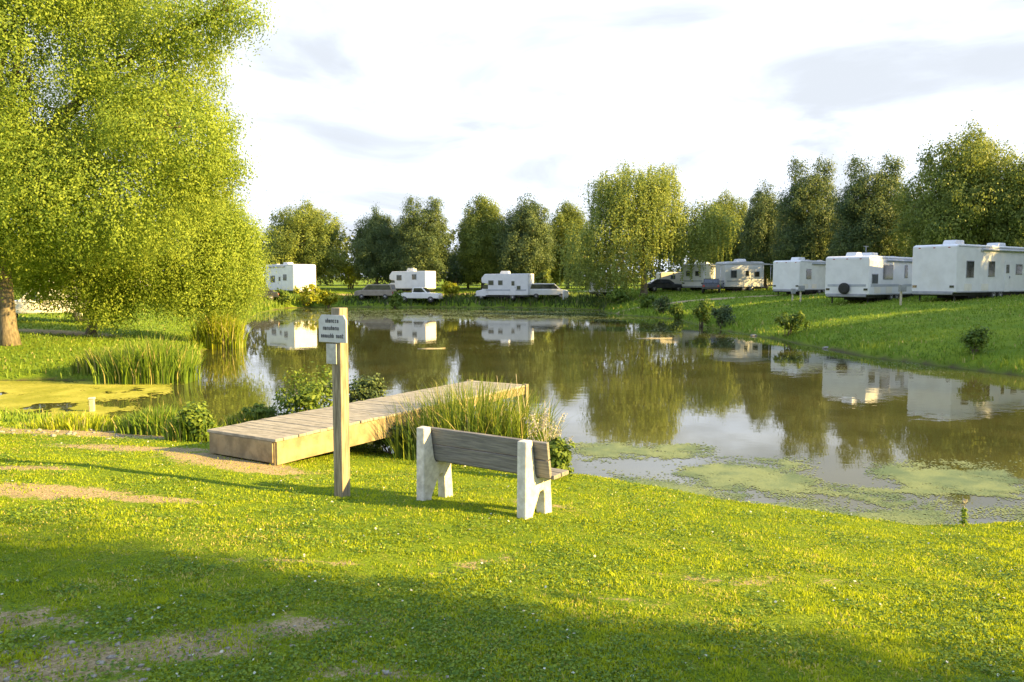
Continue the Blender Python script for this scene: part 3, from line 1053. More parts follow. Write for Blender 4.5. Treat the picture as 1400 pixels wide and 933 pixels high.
SHRUBS = [  # px, base py or None, distance, width px, height px, material, label
    (418, 96, 46, 30, "yellow_shrub_leaf", "bright yellow green bush on the shore below the sunlit trailer end"),
    (382, 94, 36, 24, "shrub_leaf", "green bush on the shore next to the dark car"),
    (448, 96, 26, 24, "yellow_shrub_leaf", "small lit bush straight above the sign"),
    (480, 112, 40, 44, "yellow_shrub_leaf", "autumn yellow bush between the lit trailer and the white pickup truck"),
    (622, 110, 42, 42, "dark_leaf", "dark bush filling the gap between two oval trees"),
    (616, 100, 28, 22, "yellow_shrub_leaf", "round lime bush beside the front of the boxy motorhome"),
    (540, 95, 22, 24, "shrub_leaf", "pale upright bush in front of the white pickup truck"),
    (742, 103, 26, 34, "pear_leaf", "loose bush behind the tail of the boxy motorhome"),
    (845, 84, 40, 26, "shrub_leaf", "green bush at the foot of the willow"),
    (885, 74, 22, 22, "shrub_leaf", "first small bush along the bank from the willow"),
    (905, 70, 24, 22, "dark_leaf", "second dark small bush along the bank from the willow"),
    (928, 66, 26, 26, "shrub_leaf", "third bush along the bank from the willow"),
    (958, 54.5, 34, 40, "shrub_leaf", "leafy bush, outer one of the two at the water's bend"),
    (986, 52, 36, 36, "dark_leaf", "darker bush, inner one of the two at the water's bend"),
    (1078, 43, 46, 34, "shrub_leaf", "dark wide bush on the bank below the plain caravan"),
    (1335, 29.6, 44, 48, "shrub_leaf", "small yellowish bush on the bank below the big trailer"),
]
for px, d, wp, hp, mt, lab in SHRUBS:
    w, h = wp * d / F_PX, hp * d / F_PX
    shrub("shrub", lab, put(px, d), w, h, MAT[mt], n=46 if d > 60 else 60, per=24, size=max(.11, d * .0034), group="bushes along the pond banks")
def reeds(name, label, base, w, dep, h, n, mat="reed_blade", stalks=14, wide=1.0, cat="reeds"):
    root = empty(name, base)
    tag(root, label, cat)
    x = np.clip(RNG.normal(0, .26, n), -.52, .52) * w
    y = np.clip(RNG.normal(0, .26, n), -.52, .52) * dep
    seg = 5
    a = RNG.uniform(0, 2 * np.pi, n)
    la = np.arctan2(y, x) + RNG.normal(0, .9, n)
    H = h * RNG.uniform(.45, 1.0, n) * (1 - .28 * np.clip(np.abs(x) / (w * .5), 0, 1))
    ln = np.abs(RNG.normal(.20, .22, n)) * H
    W = RNG.uniform(.012, .030, n) * wide
    rows = []
    for k in range(seg):
        f = k / (seg - 1)
        cx_ = x + np.cos(la) * ln * f ** 2
        cy2 = y + np.sin(la) * ln * f ** 2
        z = H * f * (1 - .18 * (ln / H) * f) - .15 * (k == 0)
        ww = W * (1 - f) ** .7 * .5 + .0012
        rows.append(np.stack([cx_ - np.cos(a) * ww, cy2 - np.sin(a) * ww, z], 1))
        rows.append(np.stack([cx_ + np.cos(a) * ww, cy2 + np.sin(a) * ww, z], 1))
    V = np.stack(rows, 1).reshape(-1, 3)
    k0 = np.arange(n)[:, None] * (2 * seg)
    Fq = np.concatenate([k0 + np.array([[2 * k, 2 * k + 1, 2 * k + 3, 2 * k + 2]]) for k in range(seg - 1)], 0)
    var = np.where(RNG.uniform(0, 1, n) < .11, 1.0, RNG.uniform(0, .94, n))
    fast_mesh("blades", V, Fq, MAT[mat], {"var": np.repeat(var, 2 * seg)}, parent=root)["kind"] = "stuff"
    if stalks:
        for _ in range(stalks):
            mb = MB()
            sx, sy = random.gauss(0, w * .22), random.gauss(0, dep * .2)
            hh_ = h * random.uniform(.75, 1.0)
            tx = random.uniform(-.12, .12)
            mb.tube([(sx, sy, -.1), (sx + tx * .4, sy, hh_ * .6), (sx + tx, sy, hh_)], [.006, .005, .003], 5)
            mb.build("stalk", MAT["stick_wood"], root)
    return root


# near and left bank
for px, py, wp, hp, mt, lab in [
    (262, 605, 56, 54, "shrub_leaf", "low bush against the shaded end of the dock"),
    (418, 590, 100, 92, "shrub_leaf", "bright green leafy bush growing up behind the dock"),
    (505, 568, 62, 56, "dark_leaf", "small dark bush showing past the wooden post"),
    (762, 655, 44, 54, "shrub_leaf", "low green bush touching the end of the white bench"),
    (530, 622, 60, 50, "dark_leaf", "dark bush tucked under the edge of the dock"),
    (350, 586, 60, 34, "shrub_leaf", "fringe of low leaves along the hidden side of the dock")]:
    g0 = ground(px, py)
    d = g0.y
    w, h = wp * d / F_PX, hp * d / F_PX
    shrub("shrub", lab, g0, w, h, MAT[mt], n=90, per=34, size=.085 if d < 20 else .12, group="bushes along the near shore")


for px, py, wp, hp, n_, mt, lab in [
    (205, 522, 120, 76, 1500, "weed_blade", "big soft clump of tall bank grass at the mouth of the cove"),
    (140, 508, 70, 40, 700, "reed_blade", "low dark clump of grass under the cove's cut bank"),
    (300, 476, 62, 66, 1100, "bright_blade", "bright grass clump hanging over the water where the bank bends away"),
    (215, 594, 90, 46, 1300, "weed_blade", "tall grass clump on the near edge of the cove"),
    (100, 586, 120, 24, 1100, "bright_blade", "short fringe of grass along the near edge of the cove"),
    (262, 604, 60, 52, 900, "weed_blade", "grass clump leaning on the shaded end of the dock"),
    (345, 588, 70, 34, 700, "reed_blade", "low grass fringe along the hidden side of the dock")]:
    g0 = ground(px, py)
    d = g0.y
    reeds("grass_clump", lab, g0, wp * d / F_PX * .95, wp * d / F_PX * .6, hp * d / F_PX * .95, n_, mat=mt, stalks=0, wide=1 + d * .03, cat="grass clump")
rb = ground(650, 634)
rb.z = 0.05
reeds("reed_clump", "tall clump of green and straw reeds between the dock and the bench", rb, 2.4, 1.4, 1.6, 1900, stalks=6)
rb = ground(712, 640)
reeds("reed_clump", "second reed clump standing just behind the bench backrest", rb, 1.1, 0.9, 1.3, 600, stalks=3)
rb = ground(585, 622)
reeds("reed_clump", "short yellowish reed clump against the side of the dock", rb, 1.1, 0.9, .95, 700, stalks=0)
# pale feathery seed heads over the water
sb = ground(748, 650)
root = empty("feathery_weed", sb)
tag(root, "pale grey feathery weed with seed heads by the end of the bench", "weed")
mb = MB()
cs = []
for k in range(16):
    a = random.uniform(-.9, 1.1)
    hh_ = random.uniform(.45, .95)
    e = Vector((a * .38, random.uniform(-.15, .25), hh_))
    mb.tube([(random.uniform(-.08, .08), random.uniform(-.08, .08), -.05), Vector((e.x * .35, e.y * .4, hh_ * .6)), e], [.005, .004, .002], 5)
    for q in range(4):
        cs.append((e.x * (1 - .1 * q), e.y, e.z - .06 * q))
mb.build("stem", MAT["stick_wood"], root)
cs = np.array(cs)
leaf_mesh("seed_head", cs, np.full(len(cs), .055), 16, .035, MAT["seed_head"], root, out_c=cs - np.array([0, 0, .1]))
# a lone seedling at the water's edge
sb = ground(1317, 721)
root = empty("seedling", sb)
tag(root, "lone seedling with a pale tip at the near water's edge", "plant")
mb = MB()
mb.tube([(0, 0, -.03), (.01, 0, .14), (0, .01, .30)], [.007, .006, .003], 6)
mb.build("stem", MAT["stick_wood"], root)
cs = np.array([(0.0, 0, .05 + .035 * k) for k in range(5)])
leaf_mesh("foliage", cs, np.full(5, .03), 16, .05, MAT["weed_blade"], root, out_c=cs)
cs = np.array([(0.0, .01, .285), (.008, .01, .30), (0, 0, .31)])
leaf_mesh("tip", cs, np.full(3, .022), 26, .04, MAT["seed_head"], root, out_c=cs)

# ------------------------------------------------------------------ bench
fl, fr = ground(574, 686), ground(712, 712)
ax = (fr - fl)
Lb = ax.xy.length
rz = math.atan2(ax.y, ax.x)
mid = (fl + fr) * .5
print("bench", fl, fr, Lb)
bench = empty("park_bench", (mid.x, mid.y, mid.z - .01), rz)
tag(bench, "white concrete bench with grey plank back facing the pond", "bench")
prof = [(0, -.12), (.13, -.12), (.155, .03), (.29, .255), (.365, .262), (.385, .2), (.40, -.12), (.555, -.12), (.515, .30), (.52, .415), (.235, .415), (.20, .47), (.135, .845), (.015, .845)]
for s in (-1, 1):
    mb = MB()
    xc = s * (Lb / 2)
    mb.prism(prof, xc - .058, xc + .058, axis="x", bevel=.012)
    mb.build("end_support", MAT["concrete"], bench)
tilt = Matrix.Rotation(math.atan2(.065, .375), 3, "X")
for z0, y0 in ((.535, .221), (.735, .187)):
    mb = MB()
    mb.box((.04, y0 + .012, z0), (Lb + .36, .045, .192), bevel=.006, rot=tilt)
    mb.build("back_plank", MAT["grey_plank"], bench)
for y0 in (.335, .50):
    mb = MB()
    mb.box((.05, y0, .441), (Lb + .40, .15, .045), bevel=.006)
    o = mb.build("seat_plank", MAT["grey_plank"], bench)

# ------------------------------------------------------------------ sign post
pb = ground(468, 679)
sgn = empty("sign_post", (pb.x, pb.y, pb.z), R(-31))
tag(sgn, "square wooden post carrying a grey notice board beside the dock", "sign post")
ph = (at(468, 421, pb.y).z - pb.z)
pw = .135
mb = MB()
mb.box((0, 0, ph / 2 - .15), (pw, pw, ph + .3), bevel=.008)
mb.build("post", MAT["post_wood"], sgn)
yp = -pw / 2 - .012
zt = at(457, 430, pb.y).z - pb.z
zb = at(457, 468, pb.y).z - pb.z
hw = .21
mb = MB()
hh_ = zt - zb
pts = [(-hw, zb), (hw, zb), (hw, zb + hh_ * .80), (hw * .80, zt - .005), (-hw * .80, zt - .005), (-hw, zb + hh_ * .80)]
mb.prism(pts, yp - .011, yp + .011, axis="y", bevel=.003)
xo = -.03
pan = mb.build("sign_panel", MAT["sign_panel"], sgn, loc=(xo, 0, 0))
rw = random.Random(4)
for row_z, words_ in ((zb + hh_ * .76, [(-.10, .10)]), (zb + hh_ * .50, [(-.14, .11)]), (zb + hh_ * .22, [(-.17, .03), (.06, .165)])):
    for x0, x1 in words_:
        mb = MB()
        x = x0
        while x < x1 - .01:
            wl = rw.uniform(.014, .024)
            tall = rw.choice((.036, .05, .036, .036))
            mb.box((x + wl * .2, yp - .0135, row_z + (tall - .036) / 2), (.007, .003, tall))
            kind = rw.randrange(3)
            if kind < 2:
                mb.box((x + wl * .6, yp - .0135, row_z + .015), (wl * .55, .003, .007))
            if kind != 1:
                mb.box((x + wl * .95, yp - .0135, row_z), (.006, .003, .034))
            if kind > 0:
                mb.box((x + wl * .6, yp - .0135, row_z - .014), (wl * .55, .003, .006))
            x += wl + .011
        mb.build("lettering", MAT["sign_ink"], pan)
zn = at(450, 498, pb.y).z - pb.z
mb = MB()
mb.box((-.055, yp - .001, (zn + zb) / 2 - .006), (.155, .014, zb - zn - .02), bevel=.004)
mb.build("notice", MAT["notice_paper"], sgn)

# ------------------------------------------------------------------ dock
ZD = 0.90
q0, q1, q2 = on_z(375, 601, ZD), on_z(722, 526, ZD), on_z(275, 589, ZD)
du = (q1 - q0)
du.z = 0
LD = du.length
du.normalize()
dv = Vector((-du.y, du.x, 0))
WD = (q2 - q0).dot(dv)
print("dock", q0, q1, LD, WD, "ground", hz(q0.x, q0.y))
dock = empty("dock", (q0.x, q0.y, 0), math.atan2(du.y, du.x))
tag(dock, "weathered timber dock running from the bank out over the pond", "dock")
mb = MB()
nb = int(LD / .145)
for k in range(nb):
    x = (k + .5) * LD / nb
    j = random.uniform(-.004, .004)
    mb.box((x, WD / 2 + random.uniform(-.012, .012), ZD - .02 + j), (LD / nb - .009, WD + .03, .04), bevel=.004, seg=1)
mb.build("deck", MAT["dock_deck"], dock)
for y in (.02, WD - .02):
    mb = MB()
    mb.box((1.72, y, ZD - .045 - .165), (3.36, .05, .33), bevel=.005)
    mb.build("side_beam", MAT["dock_beam"], dock)
    mb = MB()
    mb.box((3.44 + (LD - 3.44) / 2, y, ZD - .045 - .075), (LD - 3.46, .05, .15), bevel=.005)
    mb.build("side_beam", MAT["dock_beam"], dock)
mb = MB()
mb.box((.028, WD / 2, ZD - .045 - .15), (.05, WD - .1, .30), bevel=.005)
mb.build("end_beam", MAT["dock_beam"], dock)
for (x, y) in ((.075, .075), (.075, WD - .075), (3.4, .11), (3.4, WD - .11), (5.4, .11), (5.4, WD - .11), (LD - .1, .11), (LD - .1, WD - .11)):
    w_ = dock.matrix_world
    p = Matrix.Rotation(dock.rotation_euler.z, 4, "Z") @ Vector((x, y, 0)) + dock.location
    zb_ = hz(p.x, p.y) - .2
    mb = MB()
    top = ZD - .045
    if x > LD - .5:
        top = ZD + .02
    mb.box((x, y + (0 if x < 1 else (-.105 if y < 1 else .105)) * (1 if x > 1 else 0), (top + zb_) / 2), (.1, .1, top - zb_), bevel=.006)
    mb.build("piling", MAT["dock_beam"] if x < 1 else MAT["post_wood"], dock)

# ------------------------------------------------------------------ wheels, caravans, cars
def wheel(parent, x, y, r, side, w=.22):
    M = Matrix.Translation((x, y, r))
    mb = MB()
    mb.lathe([(r * .58, -w / 2), (r * .93, -w / 2), (r, -w * .32), (r, w * .32), (r * .93, w / 2), (r * .58, w / 2)], 20, M)
    o = mb.build("wheel", MAT["tyre"], parent)
    mb = MB()
    s = side
    mb.lathe([(r * .1, s * (w / 2 + .015)), (r * .2, s * (w / 2 + .018)), (r * .34, s * (w / 2 - .03)), (r * .55, s * (w / 2 + .008)), (r * .60, s * (w / 2 - .02)), (r * .6, s * (w / 2 - .1)), (r * .1, s * (w / 2 - .1))], 20, M)
    mb.build("rim", MAT["rim"], o)
    return o


def panel(parent, name, face, u, z, w, h, L, W, mat, thick=.03, zbase=0, bevel=.02, sub=None, submat=None, inset=.06):
    """a flat part on a side of a body: face 'y-','y+','x-','x+'; u along the face"""
    mb = MB()
    s = -1 if face[1] == "-" else 1
    if face[0] == "y":
        mb.box((u, s * (W / 2 + thick / 2 - .008), z), (w, thick, h), bevel=min(bevel, thick * .45))
    else:
        mb.box((s * (L / 2 + thick / 2 - .008), u, z), (thick, w, h), bevel=min(bevel, thick * .45))
    o = mb.build(name, mat, parent)
    if sub:
        mb = MB()
        if face[0] == "y":
            mb.box((u, s * (W / 2 + thick - .004), z), (w - inset * 2, .012, h - inset * 2), bevel=.004)
        else:
            mb.box((s * (L / 2 + thick - .004), u, z), (.012, w - inset * 2, h - inset * 2), bevel=.004)
        mb.build(sub, submat, o)
    return o


def window(parent, face, u, z, w, h, L, W):
    return panel(parent, "window", face, u, z, w, h, L, W, MAT["rv_trim"], sub="pane", submat=MAT["glass_dark"], inset=.05)


def door(parent, face, u, z, w, h, L, W, mat="rv_white"):
    o = panel(parent, "door", face, u, z, w, h, L, W, MAT[mat], thick=.035)
    s = -1 if face[1] == "-" else 1
    mb = MB()
    if face[0] == "y":
        mb.box((u + w * .38, s * (W / 2 + .045), z - .05), (.05, .05, .16), bevel=.01)
        mb2 = MB().box((u, s * (W / 2 + .032), z + h * .24), (w * .55, .015, h * .28), bevel=.004)
    else:
        mb.box((s * (L / 2 + .045), u + w * .38, z - .05), (.05, .05, .16), bevel=.01)
        mb2 = MB().box((s * (L / 2 + .032), u, z + h * .24), (.015, w * .55, h * .28), bevel=.004)
    mb.build("handle", MAT["rv_trim"], o)
    mb2.build("door_pane", MAT["glass_dark"], o)
    return o


def trailer(name, label, loc, rz_, L, W, H, mat="rv_white", z0=.55, windows=(), doors=(), acs=(), wheels=(), slides=(), stripe=True, nose=None, extras=None, cat="caravan", group="caravans and trailers round the pond"):
    """box bodied camper: x along its length, y across, origin on the ground at its middle"""
    root = empty(name, loc, rz_)
    tag(root, label, cat, group)
    b_ = .16
    if nose == "cab":      # slanted over-cab front at -x
        poly = [(-L / 2 + .5, z0), (L / 2, z0), (L / 2, H), (-L / 2 + .1, H - .05), (-L / 2 - .35, H - .55), (-L / 2 - .3, H - 1.1), (-L / 2 + .5, H - 1.25)]
    elif nose == "front":  # sloping nose at +x
        poly = [(-L / 2, z0), (L / 2 - .5, z0), (L / 2, z0 + .9), (L / 2 - .35, H - .4), (L / 2 - .9, H), (-L / 2, H)]
    else:
        poly = [(-L / 2, z0), (L / 2, z0), (L / 2, H - .10), (L / 2 - .25, H), (-L / 2 + .25, H), (-L / 2, H - .10)]
    mb = MB()
    mb.prism(poly, -W / 2, W / 2, bevel=.07, seg=3)
    mb.build("body", MAT[mat], root)
    mb = MB()
    mb.box((0, 0, z0 - .10), (L - .3, W - .35, .2))
    mb.box((0, 0, z0 - .28), (L * .55, W - .8, .2))
    mb.build("chassis", MAT["undercarriage"], root)
    if stripe:
        for f, u, w in (("y-", 0, L - .5), ("y+", 0, L - .5)):
            panel(root, "stripe", f, u, z0 + .62, w, .16, L, W, MAT["rv_stripe"], thick=.02)
        if nose is None:
            panel(root, "stripe", "x-", 0, z0 + .62, W - .4, .16, L, W, MAT["rv_stripe"], thick=.02)
    for f, u, w, h_, z in slides:
        mb = MB()
        s = -1 if f[1] == "-" else 1
        mb.box((u, s * (W / 2 + .22), z), (w, .5, h_), bevel=.05)
        mb.build("slide_out", MAT[mat], root)
    for f, u, z, w, h_ in windows:
        window(root, f, u, z, w, h_, L, W)
    for f, u, w, h_ in doors:
        door(root, f, u, z0 + .02 + h_ / 2, w, h_, L, W, mat)
    for xa, wa_, ha_ in acs:
        mb = MB()
        mb.prism([(xa - wa_ / 2, H - .02), (xa + wa_ / 2, H - .02), (xa + wa_ / 2 - .08, H + ha_), (xa - wa_ / 2 + .2, H + ha_)], -.38, .38, bevel=.05)
        mb.build("air_conditioner", MAT[mat], root)
    if L > 6.4:
        for f in ("y-", "y+"):
            sg = -1 if f == "y-" else 1
            MB().tube([(-L * .22, sg * (W / 2 + .07), H - .28), (L * .36, sg * (W / 2 + .07), H - .28)], .075, 10).build("awning_roll", MAT["rv_stripe"], root)
            for u in (-L * .36, -L * .16, L * .40):
                panel(root, "hatch", f, u, z0 + .32, .9, .42, L, W, MAT["rv_cream"], thick=.022, bevel=.006)
            panel(root, "lower_trim", f, 0, z0 + .03, L - .3, .07, L, W, MAT["rv_trim"], thick=.03, bevel=.006)
            panel(root, "roof_trim", f, 0, H - .13, L - .5, .05, L, W, MAT["rv_stripe"], thick=.028, bevel=.006)
        panel(root, "lower_trim", "x-", 0, z0 + .03, W - .2, .07, L, W, MAT["rv_trim"], thick=.03, bevel=.006)
        for yy in (-.9, 0, .9):
            panel(root, "marker_lamp", "x-", yy, H - .2, .12, .05, L, W, MAT["tail_glass"], thick=.03, bevel=.006)
        for u in (L * .05, L * .36):
            MB().box((u, .3, H + .06), (.4, .4, .16), bevel=.03).build("roof_vent", MAT["rv_grey"], root)
        for sx in (-1, 1):
            for sg in (-1, 1):
                MB().box((sx * (L / 2 - .5), sg * (W / 2 - .3), z0 / 2 - .02), (.07, .07, z0 + .04)).build("jack", MAT["undercarriage"], root)
    for xw in wheels:
        for s in (-1, 1):
            wheel(root, xw, s * (W / 2 - .14), .36, s)
    if extras:
        extras(root, L, W, H, z0)
    return root


def by_corner(corner, rz_, L, W, sx=-1, sy=-1):
    """root position so that the corner (sx*L/2, sy*W/2) lands at CORNER"""
    o_ = Matrix.Rotation(rz_, 3, "Z") @ Vector((sx * L / 2, sy * W / 2, 0))
    x, y = corner[0] - o_.x, corner[1] - o_.y
    return x, y


def place_tr(corner_px, d, rz_, L, W, sx=-1, sy=-1, dz=0.0):
    cx_ = (corner_px - 700) / F_PX * d
    x, y = by_corner((cx_, d), rz_, L, W, sx, sy)
    o_ = Matrix.Rotation(rz_, 3, "Z") @ Vector((sx * L / 2, sy * W / 2, 0))
    z = min(hz(cx_, d), hz(x, y))
    return Vector((x, y, z + dz))


def tongue(root, L, W, H, z0):
    mb = MB()
    for s in (-1, 1):
        mb.tube([(L / 2 - .1, s * W * .35, z0 - .1), (L / 2 + 1.0, 0, z0 - .1)], .05, 6)
    mb.tube([(L / 2 + .95, 0, z0), (L / 2 + .95, 0, .02)], .04, 6)
    mb.build("tow_bar", MAT["undercarriage"], root)


def rear_kit(root, L, W, H, z0):
    tongue(root, L, W, H, z0)
    mb = MB()
    mb.box((-L / 2 - .06, 0, z0 - .06), (.12, W - .3, .14), bevel=.02)
    mb.build("bumper", MAT["rv_trim"], root)
    for s in (-1, 1):
        mb = MB()
        mb.box((-L / 2 - .012, s * (W / 2 - .22), z0 + .36), (.035, .26, .14), bevel=.01)
        mb.build("tail_lamp", MAT["glass_dark"], root)


def spare_kit(root, L, W, H, z0):
    rear_kit(root, L, W, H, z0)
    mb = MB()
    M = Matrix.Translation((-L / 2 - .13, .1, z0 + .42)) @ Matrix.Rotation(R(90), 4, "Z")
    mb.lathe([(.2, -.1), (.34, -.1), (.37, -.06), (.37, .06), (.34, .1), (.2, .1)], 20, M)
    o = mb.build("spare_wheel", MAT["tyre"], root)
    mb = MB()
    mb.lathe([(.03, .06), (.2, .085), (.21, .02), (.03, .02)], 16, M)
    mb.build("rim", MAT["rim"], o)
    mb = MB()
    mb.tube([(-.6, .5, H - .05), (-.6, .5, H + .75)], .025, 6)
    mb.tube([(-.95, .5, H + .75), (-.25, .5, H + .75)], .02, 6)
    mb.build("aerial", MAT["rv_trim"], root)


def ladder_kit(root, L, W, H, z0):
    rear_kit(root, L, W, H, z0)
    mb = MB()
    for yy in (-.85, -.55):
        mb.tube([(-L / 2 - .08, yy, z0 + .1), (-L / 2 - .08, yy, H + .02), (-L / 2 + .1, yy, H + .1)], .018, 6)
    for k in range(7):
        mb.tube([(-L / 2 - .08, -.85, z0 + .25 + k * .32), (-L / 2 - .08, -.55, z0 + .25 + k * .32)], .014, 6)
    mb.build("ladder", MAT["rim"], root)


rzB = math.atan2(.57, .82)
trailer("travel_trailer", "largest white trailer by the bank with a round-topped roof unit", place_tr(1305, 48, rzB, 10.5, 2.7), rzB, 10.5, 2.7, 3.45,
        windows=[("y-", -3.6, 1.95, .95, 1.05), ("y-", -.9, 2.0, .85, 1.0), ("y-", 2.8, 2.0, .9, .7), ("y-", 4.2, 2.0, .6, .7)], doors=[("y-", 1.2, .75, 1.95)],
        acs=[(-3.0, 1.3, .32), (2.5, 1.2, .3)], wheels=(-.4, .5), stripe=False, extras=rear_kit)
rzC = math.atan2(.66, .75)
trailer("travel_trailer", "white caravan with a spare wheel on its back wall, next to the largest trailer", place_tr(1187, 52, rzC, 8.6, 3.0), rzC, 8.6, 3.0, 3.1,
        windows=[("y-", -3.5, 1.6, .9, .65), ("y-", -1.6, 2.05, 1.5, 1.0), ("y-", 1.2, 2.1, .5, .9)], doors=[("y-", 2.6, .75, 1.9)],
        acs=[(-3.4, .9, .25), (-1.2, 1.2, .28)], wheels=(-.9, -.05), extras=spare_kit)
trailer("travel_trailer", "plain white caravan with one small side window, set back from the lane", place_tr(1092, 70, rzC, 7.5, 2.6), rzC, 7.5, 2.6, 3.1, z0=.5,
        windows=[("y-", -2.2, 1.9, .9, .9)], doors=[("y-", 1.6, .75, 1.9)], acs=[(-1.8, 1.3, .3)], wheels=(-.2, .65), stripe=False, extras=rear_kit)
rzL = math.atan2(.71, -.70)
# its sunlit end is local -x
def left_kit(root, L, W, H, z0):
    rear_kit(root, L, W, H, z0)
trailer("travel_trailer", "white trailer with a sunlit blank end beside the drooping branches", place_tr(402, 100, rzL, 7.2, 3.2, -1, 1), rzL, 7.2, 3.2, 3.85,
        windows=[("y+", -1.5, 2.2, .9, .8), ("y+", 1.6, 2.0, 1.2, .9)], doors=[("y+", -.2, .8, 1.95)], acs=[(.4, 1.4, .3)], wheels=(-.4, .5), stripe=False, extras=left_kit)

def cab_kit(root, L, W, H, z0):
    mb = MB()
    mb.prism([(-L / 2 - 1.15, .45), (-L / 2 + .55, .45), (-L / 2 + .55, H - 1.3), (-L / 2 + .15, H - 1.3), (-L / 2 - .35, 1.25), (-L / 2 - 1.1, 1.1)], -W * .42, W * .42, bevel=.06)
    cab = mb.build("cab", MAT["rv_white"], root)
    mb = MB()
    ang = math.atan2(H - 1.3 - 1.25, .5)
    mb.box((-L / 2 - .12, 0, (1.25 + H - 1.3) / 2), (.03, W * .72, .75), rot=Matrix.Rotation(R(-32) * -1, 3, "Y"), bevel=.005)
    mb.build("windscreen", MAT["glass_dark"], cab)
    for s in (-1, 1):
        mb = MB()
        mb.box((-L / 2 - 1.15, s * W * .32, .85), (.06, .28, .18), bevel=.01)
        mb.build("headlight", MAT["lamp_glass"], cab)
        mb = MB()
        mb.box((-L / 2 + .15, s * (W * .42 + .008), 1.6), (.7, .02, .5), bevel=.004)
        mb.build("side_window", MAT["glass_dark"], cab)
    mb = MB()
    mb.box((-L / 2 - 1.2, 0, .5), (.12, W * .8, .2), bevel=.03)
    mb.build("bumper", MAT["rim"], cab)
    for s in (-1, 1):
        wheel(root, -L / 2 - .45, s * (W * .42 - .12), .37, s)
        wheel(root, L / 2 - 2.0, s * (W / 2 - .16), .37, s)


rzM = math.atan2(-.30, .95)
cen = put(696, 98)
trailer("motorhome", "boxy white motorhome with an over-cab bed, parked on the far bank", cen, rzM, 5.6, 2.5, 3.2, nose="cab", z0=.6,
        windows=[("y-", -1.9, 2.1, .7, .6), ("y-", -.7, 2.1, .6, .6), ("y-", 1.6, 1.5, .5, .5)], doors=[("y-", .9, .7, 1.9)], acs=[(-.5, 1.2, .32)], extras=cab_kit, cat="motorhome")
cen = put(566, 104)
trailer("motorhome", "rounded white camper behind the white pickup truck, its flank shaded", cen, math.atan2(-.45, .9), 5.2, 2.5, 2.85, nose="cab", z0=.6,
        windows=[("y-", -1.4, 2.0, .8, .7), ("y-", .9, 2.1, .7, .7)], acs=[(-.3, 1.2, .4)], extras=cab_kit, cat="motorhome", stripe=False)
# cluster at the willow
rz5 = math.atan2(.80, .60)
trailer("travel_trailer", "pale caravan half hidden by the willow's hanging branches", place_tr(962, 90, rz5, 6.5, 2.7), rz5, 6.5, 2.7, 3.1, mat="rv_white",
        windows=[("x-", .6, 2.0, .5, .6), ("x-", -.5, 2.0, .5, .6)], wheels=(-.3, .55), extras=rear_kit, acs=[(0, 1.1, .25)])
rz6 = math.atan2(.18, .98)
trailer("travel_trailer", "white caravan under an awning, just past the willow", place_tr(990, 84, rz6, 4.4, 2.4), rz6, 4.4, 2.4, 3.2, mat="rv_white",
        windows=[("y-", -1.2, 1.9, .7, .8), ("y-", 1.4, 1.9, .6, .6)], doors=[("y-", .3, .7, 1.9)], wheels=(0, .8), acs=[(0, 1.2, .3)], extras=rear_kit)
p6 = Vector((((1010) - 700) / F_PX * 83.0, 82.2, 0))
aw = empty("awning", (p6.x, p6.y, hz(p6.x, p6.y)), rz6)
tag(aw, "pale awning on four poles beside the white caravan past the willow", "awning")
mb = MB()
mb.prism([(-2.9, 2.75), (2.9, 2.75), (2.9, 2.82), (0, 3.1), (-2.9, 2.82)], -1.0, 1.0, bevel=.01)
mb.build("canopy", MAT["rv_grey"], aw)
for x in (-2.7, 2.7):
    for y in (-.9, .9):
        mb = MB().tube([(x, y, 0), (x, y, 2.8)], .03, 6)
        mb.build("pole", MAT["rim"], aw)
rz7 = math.atan2(.1, 1)
trailer("utility_trailer", "low cream trailer beside the willow trunk", put(916, 97), rz7, 3.0, 2.0, 2.2, mat="rv_cream", z0=.5, windows=[("y-", 0, 1.6, .6, .5)], wheels=(0,), stripe=False, extras=tongue)
trailer("utility_trailer", "small cream trailer seen through the willow's hanging leaves", put(822, 94), math.atan2(-.3, .95), 2.6, 1.9, 2.2, mat="rv_cream", z0=.5, windows=[("y-", 0, 1.6, .5, .4)], wheels=(0,), stripe=False, extras=tongue)
trailer("utility_trailer", "small white trailer on the lawn under the big trees", put(203, 88), math.atan2(.5, .85), 2.6, 1.8, 2.1, z0=.45, windows=[("y-", .6, 1.5, .5, .5)], wheels=(0,), stripe=False, extras=tongue)
trailer("travel_trailer", "white slice of a caravan showing past the awning", place_tr(1037, 100, rz5, 5.5, 2.5), rz5, 5.5, 2.5, 3.0, windows=[("y-", -1.2, 1.9, .6, .6)], wheels=(-.3, .5), stripe=False, extras=rear_kit)


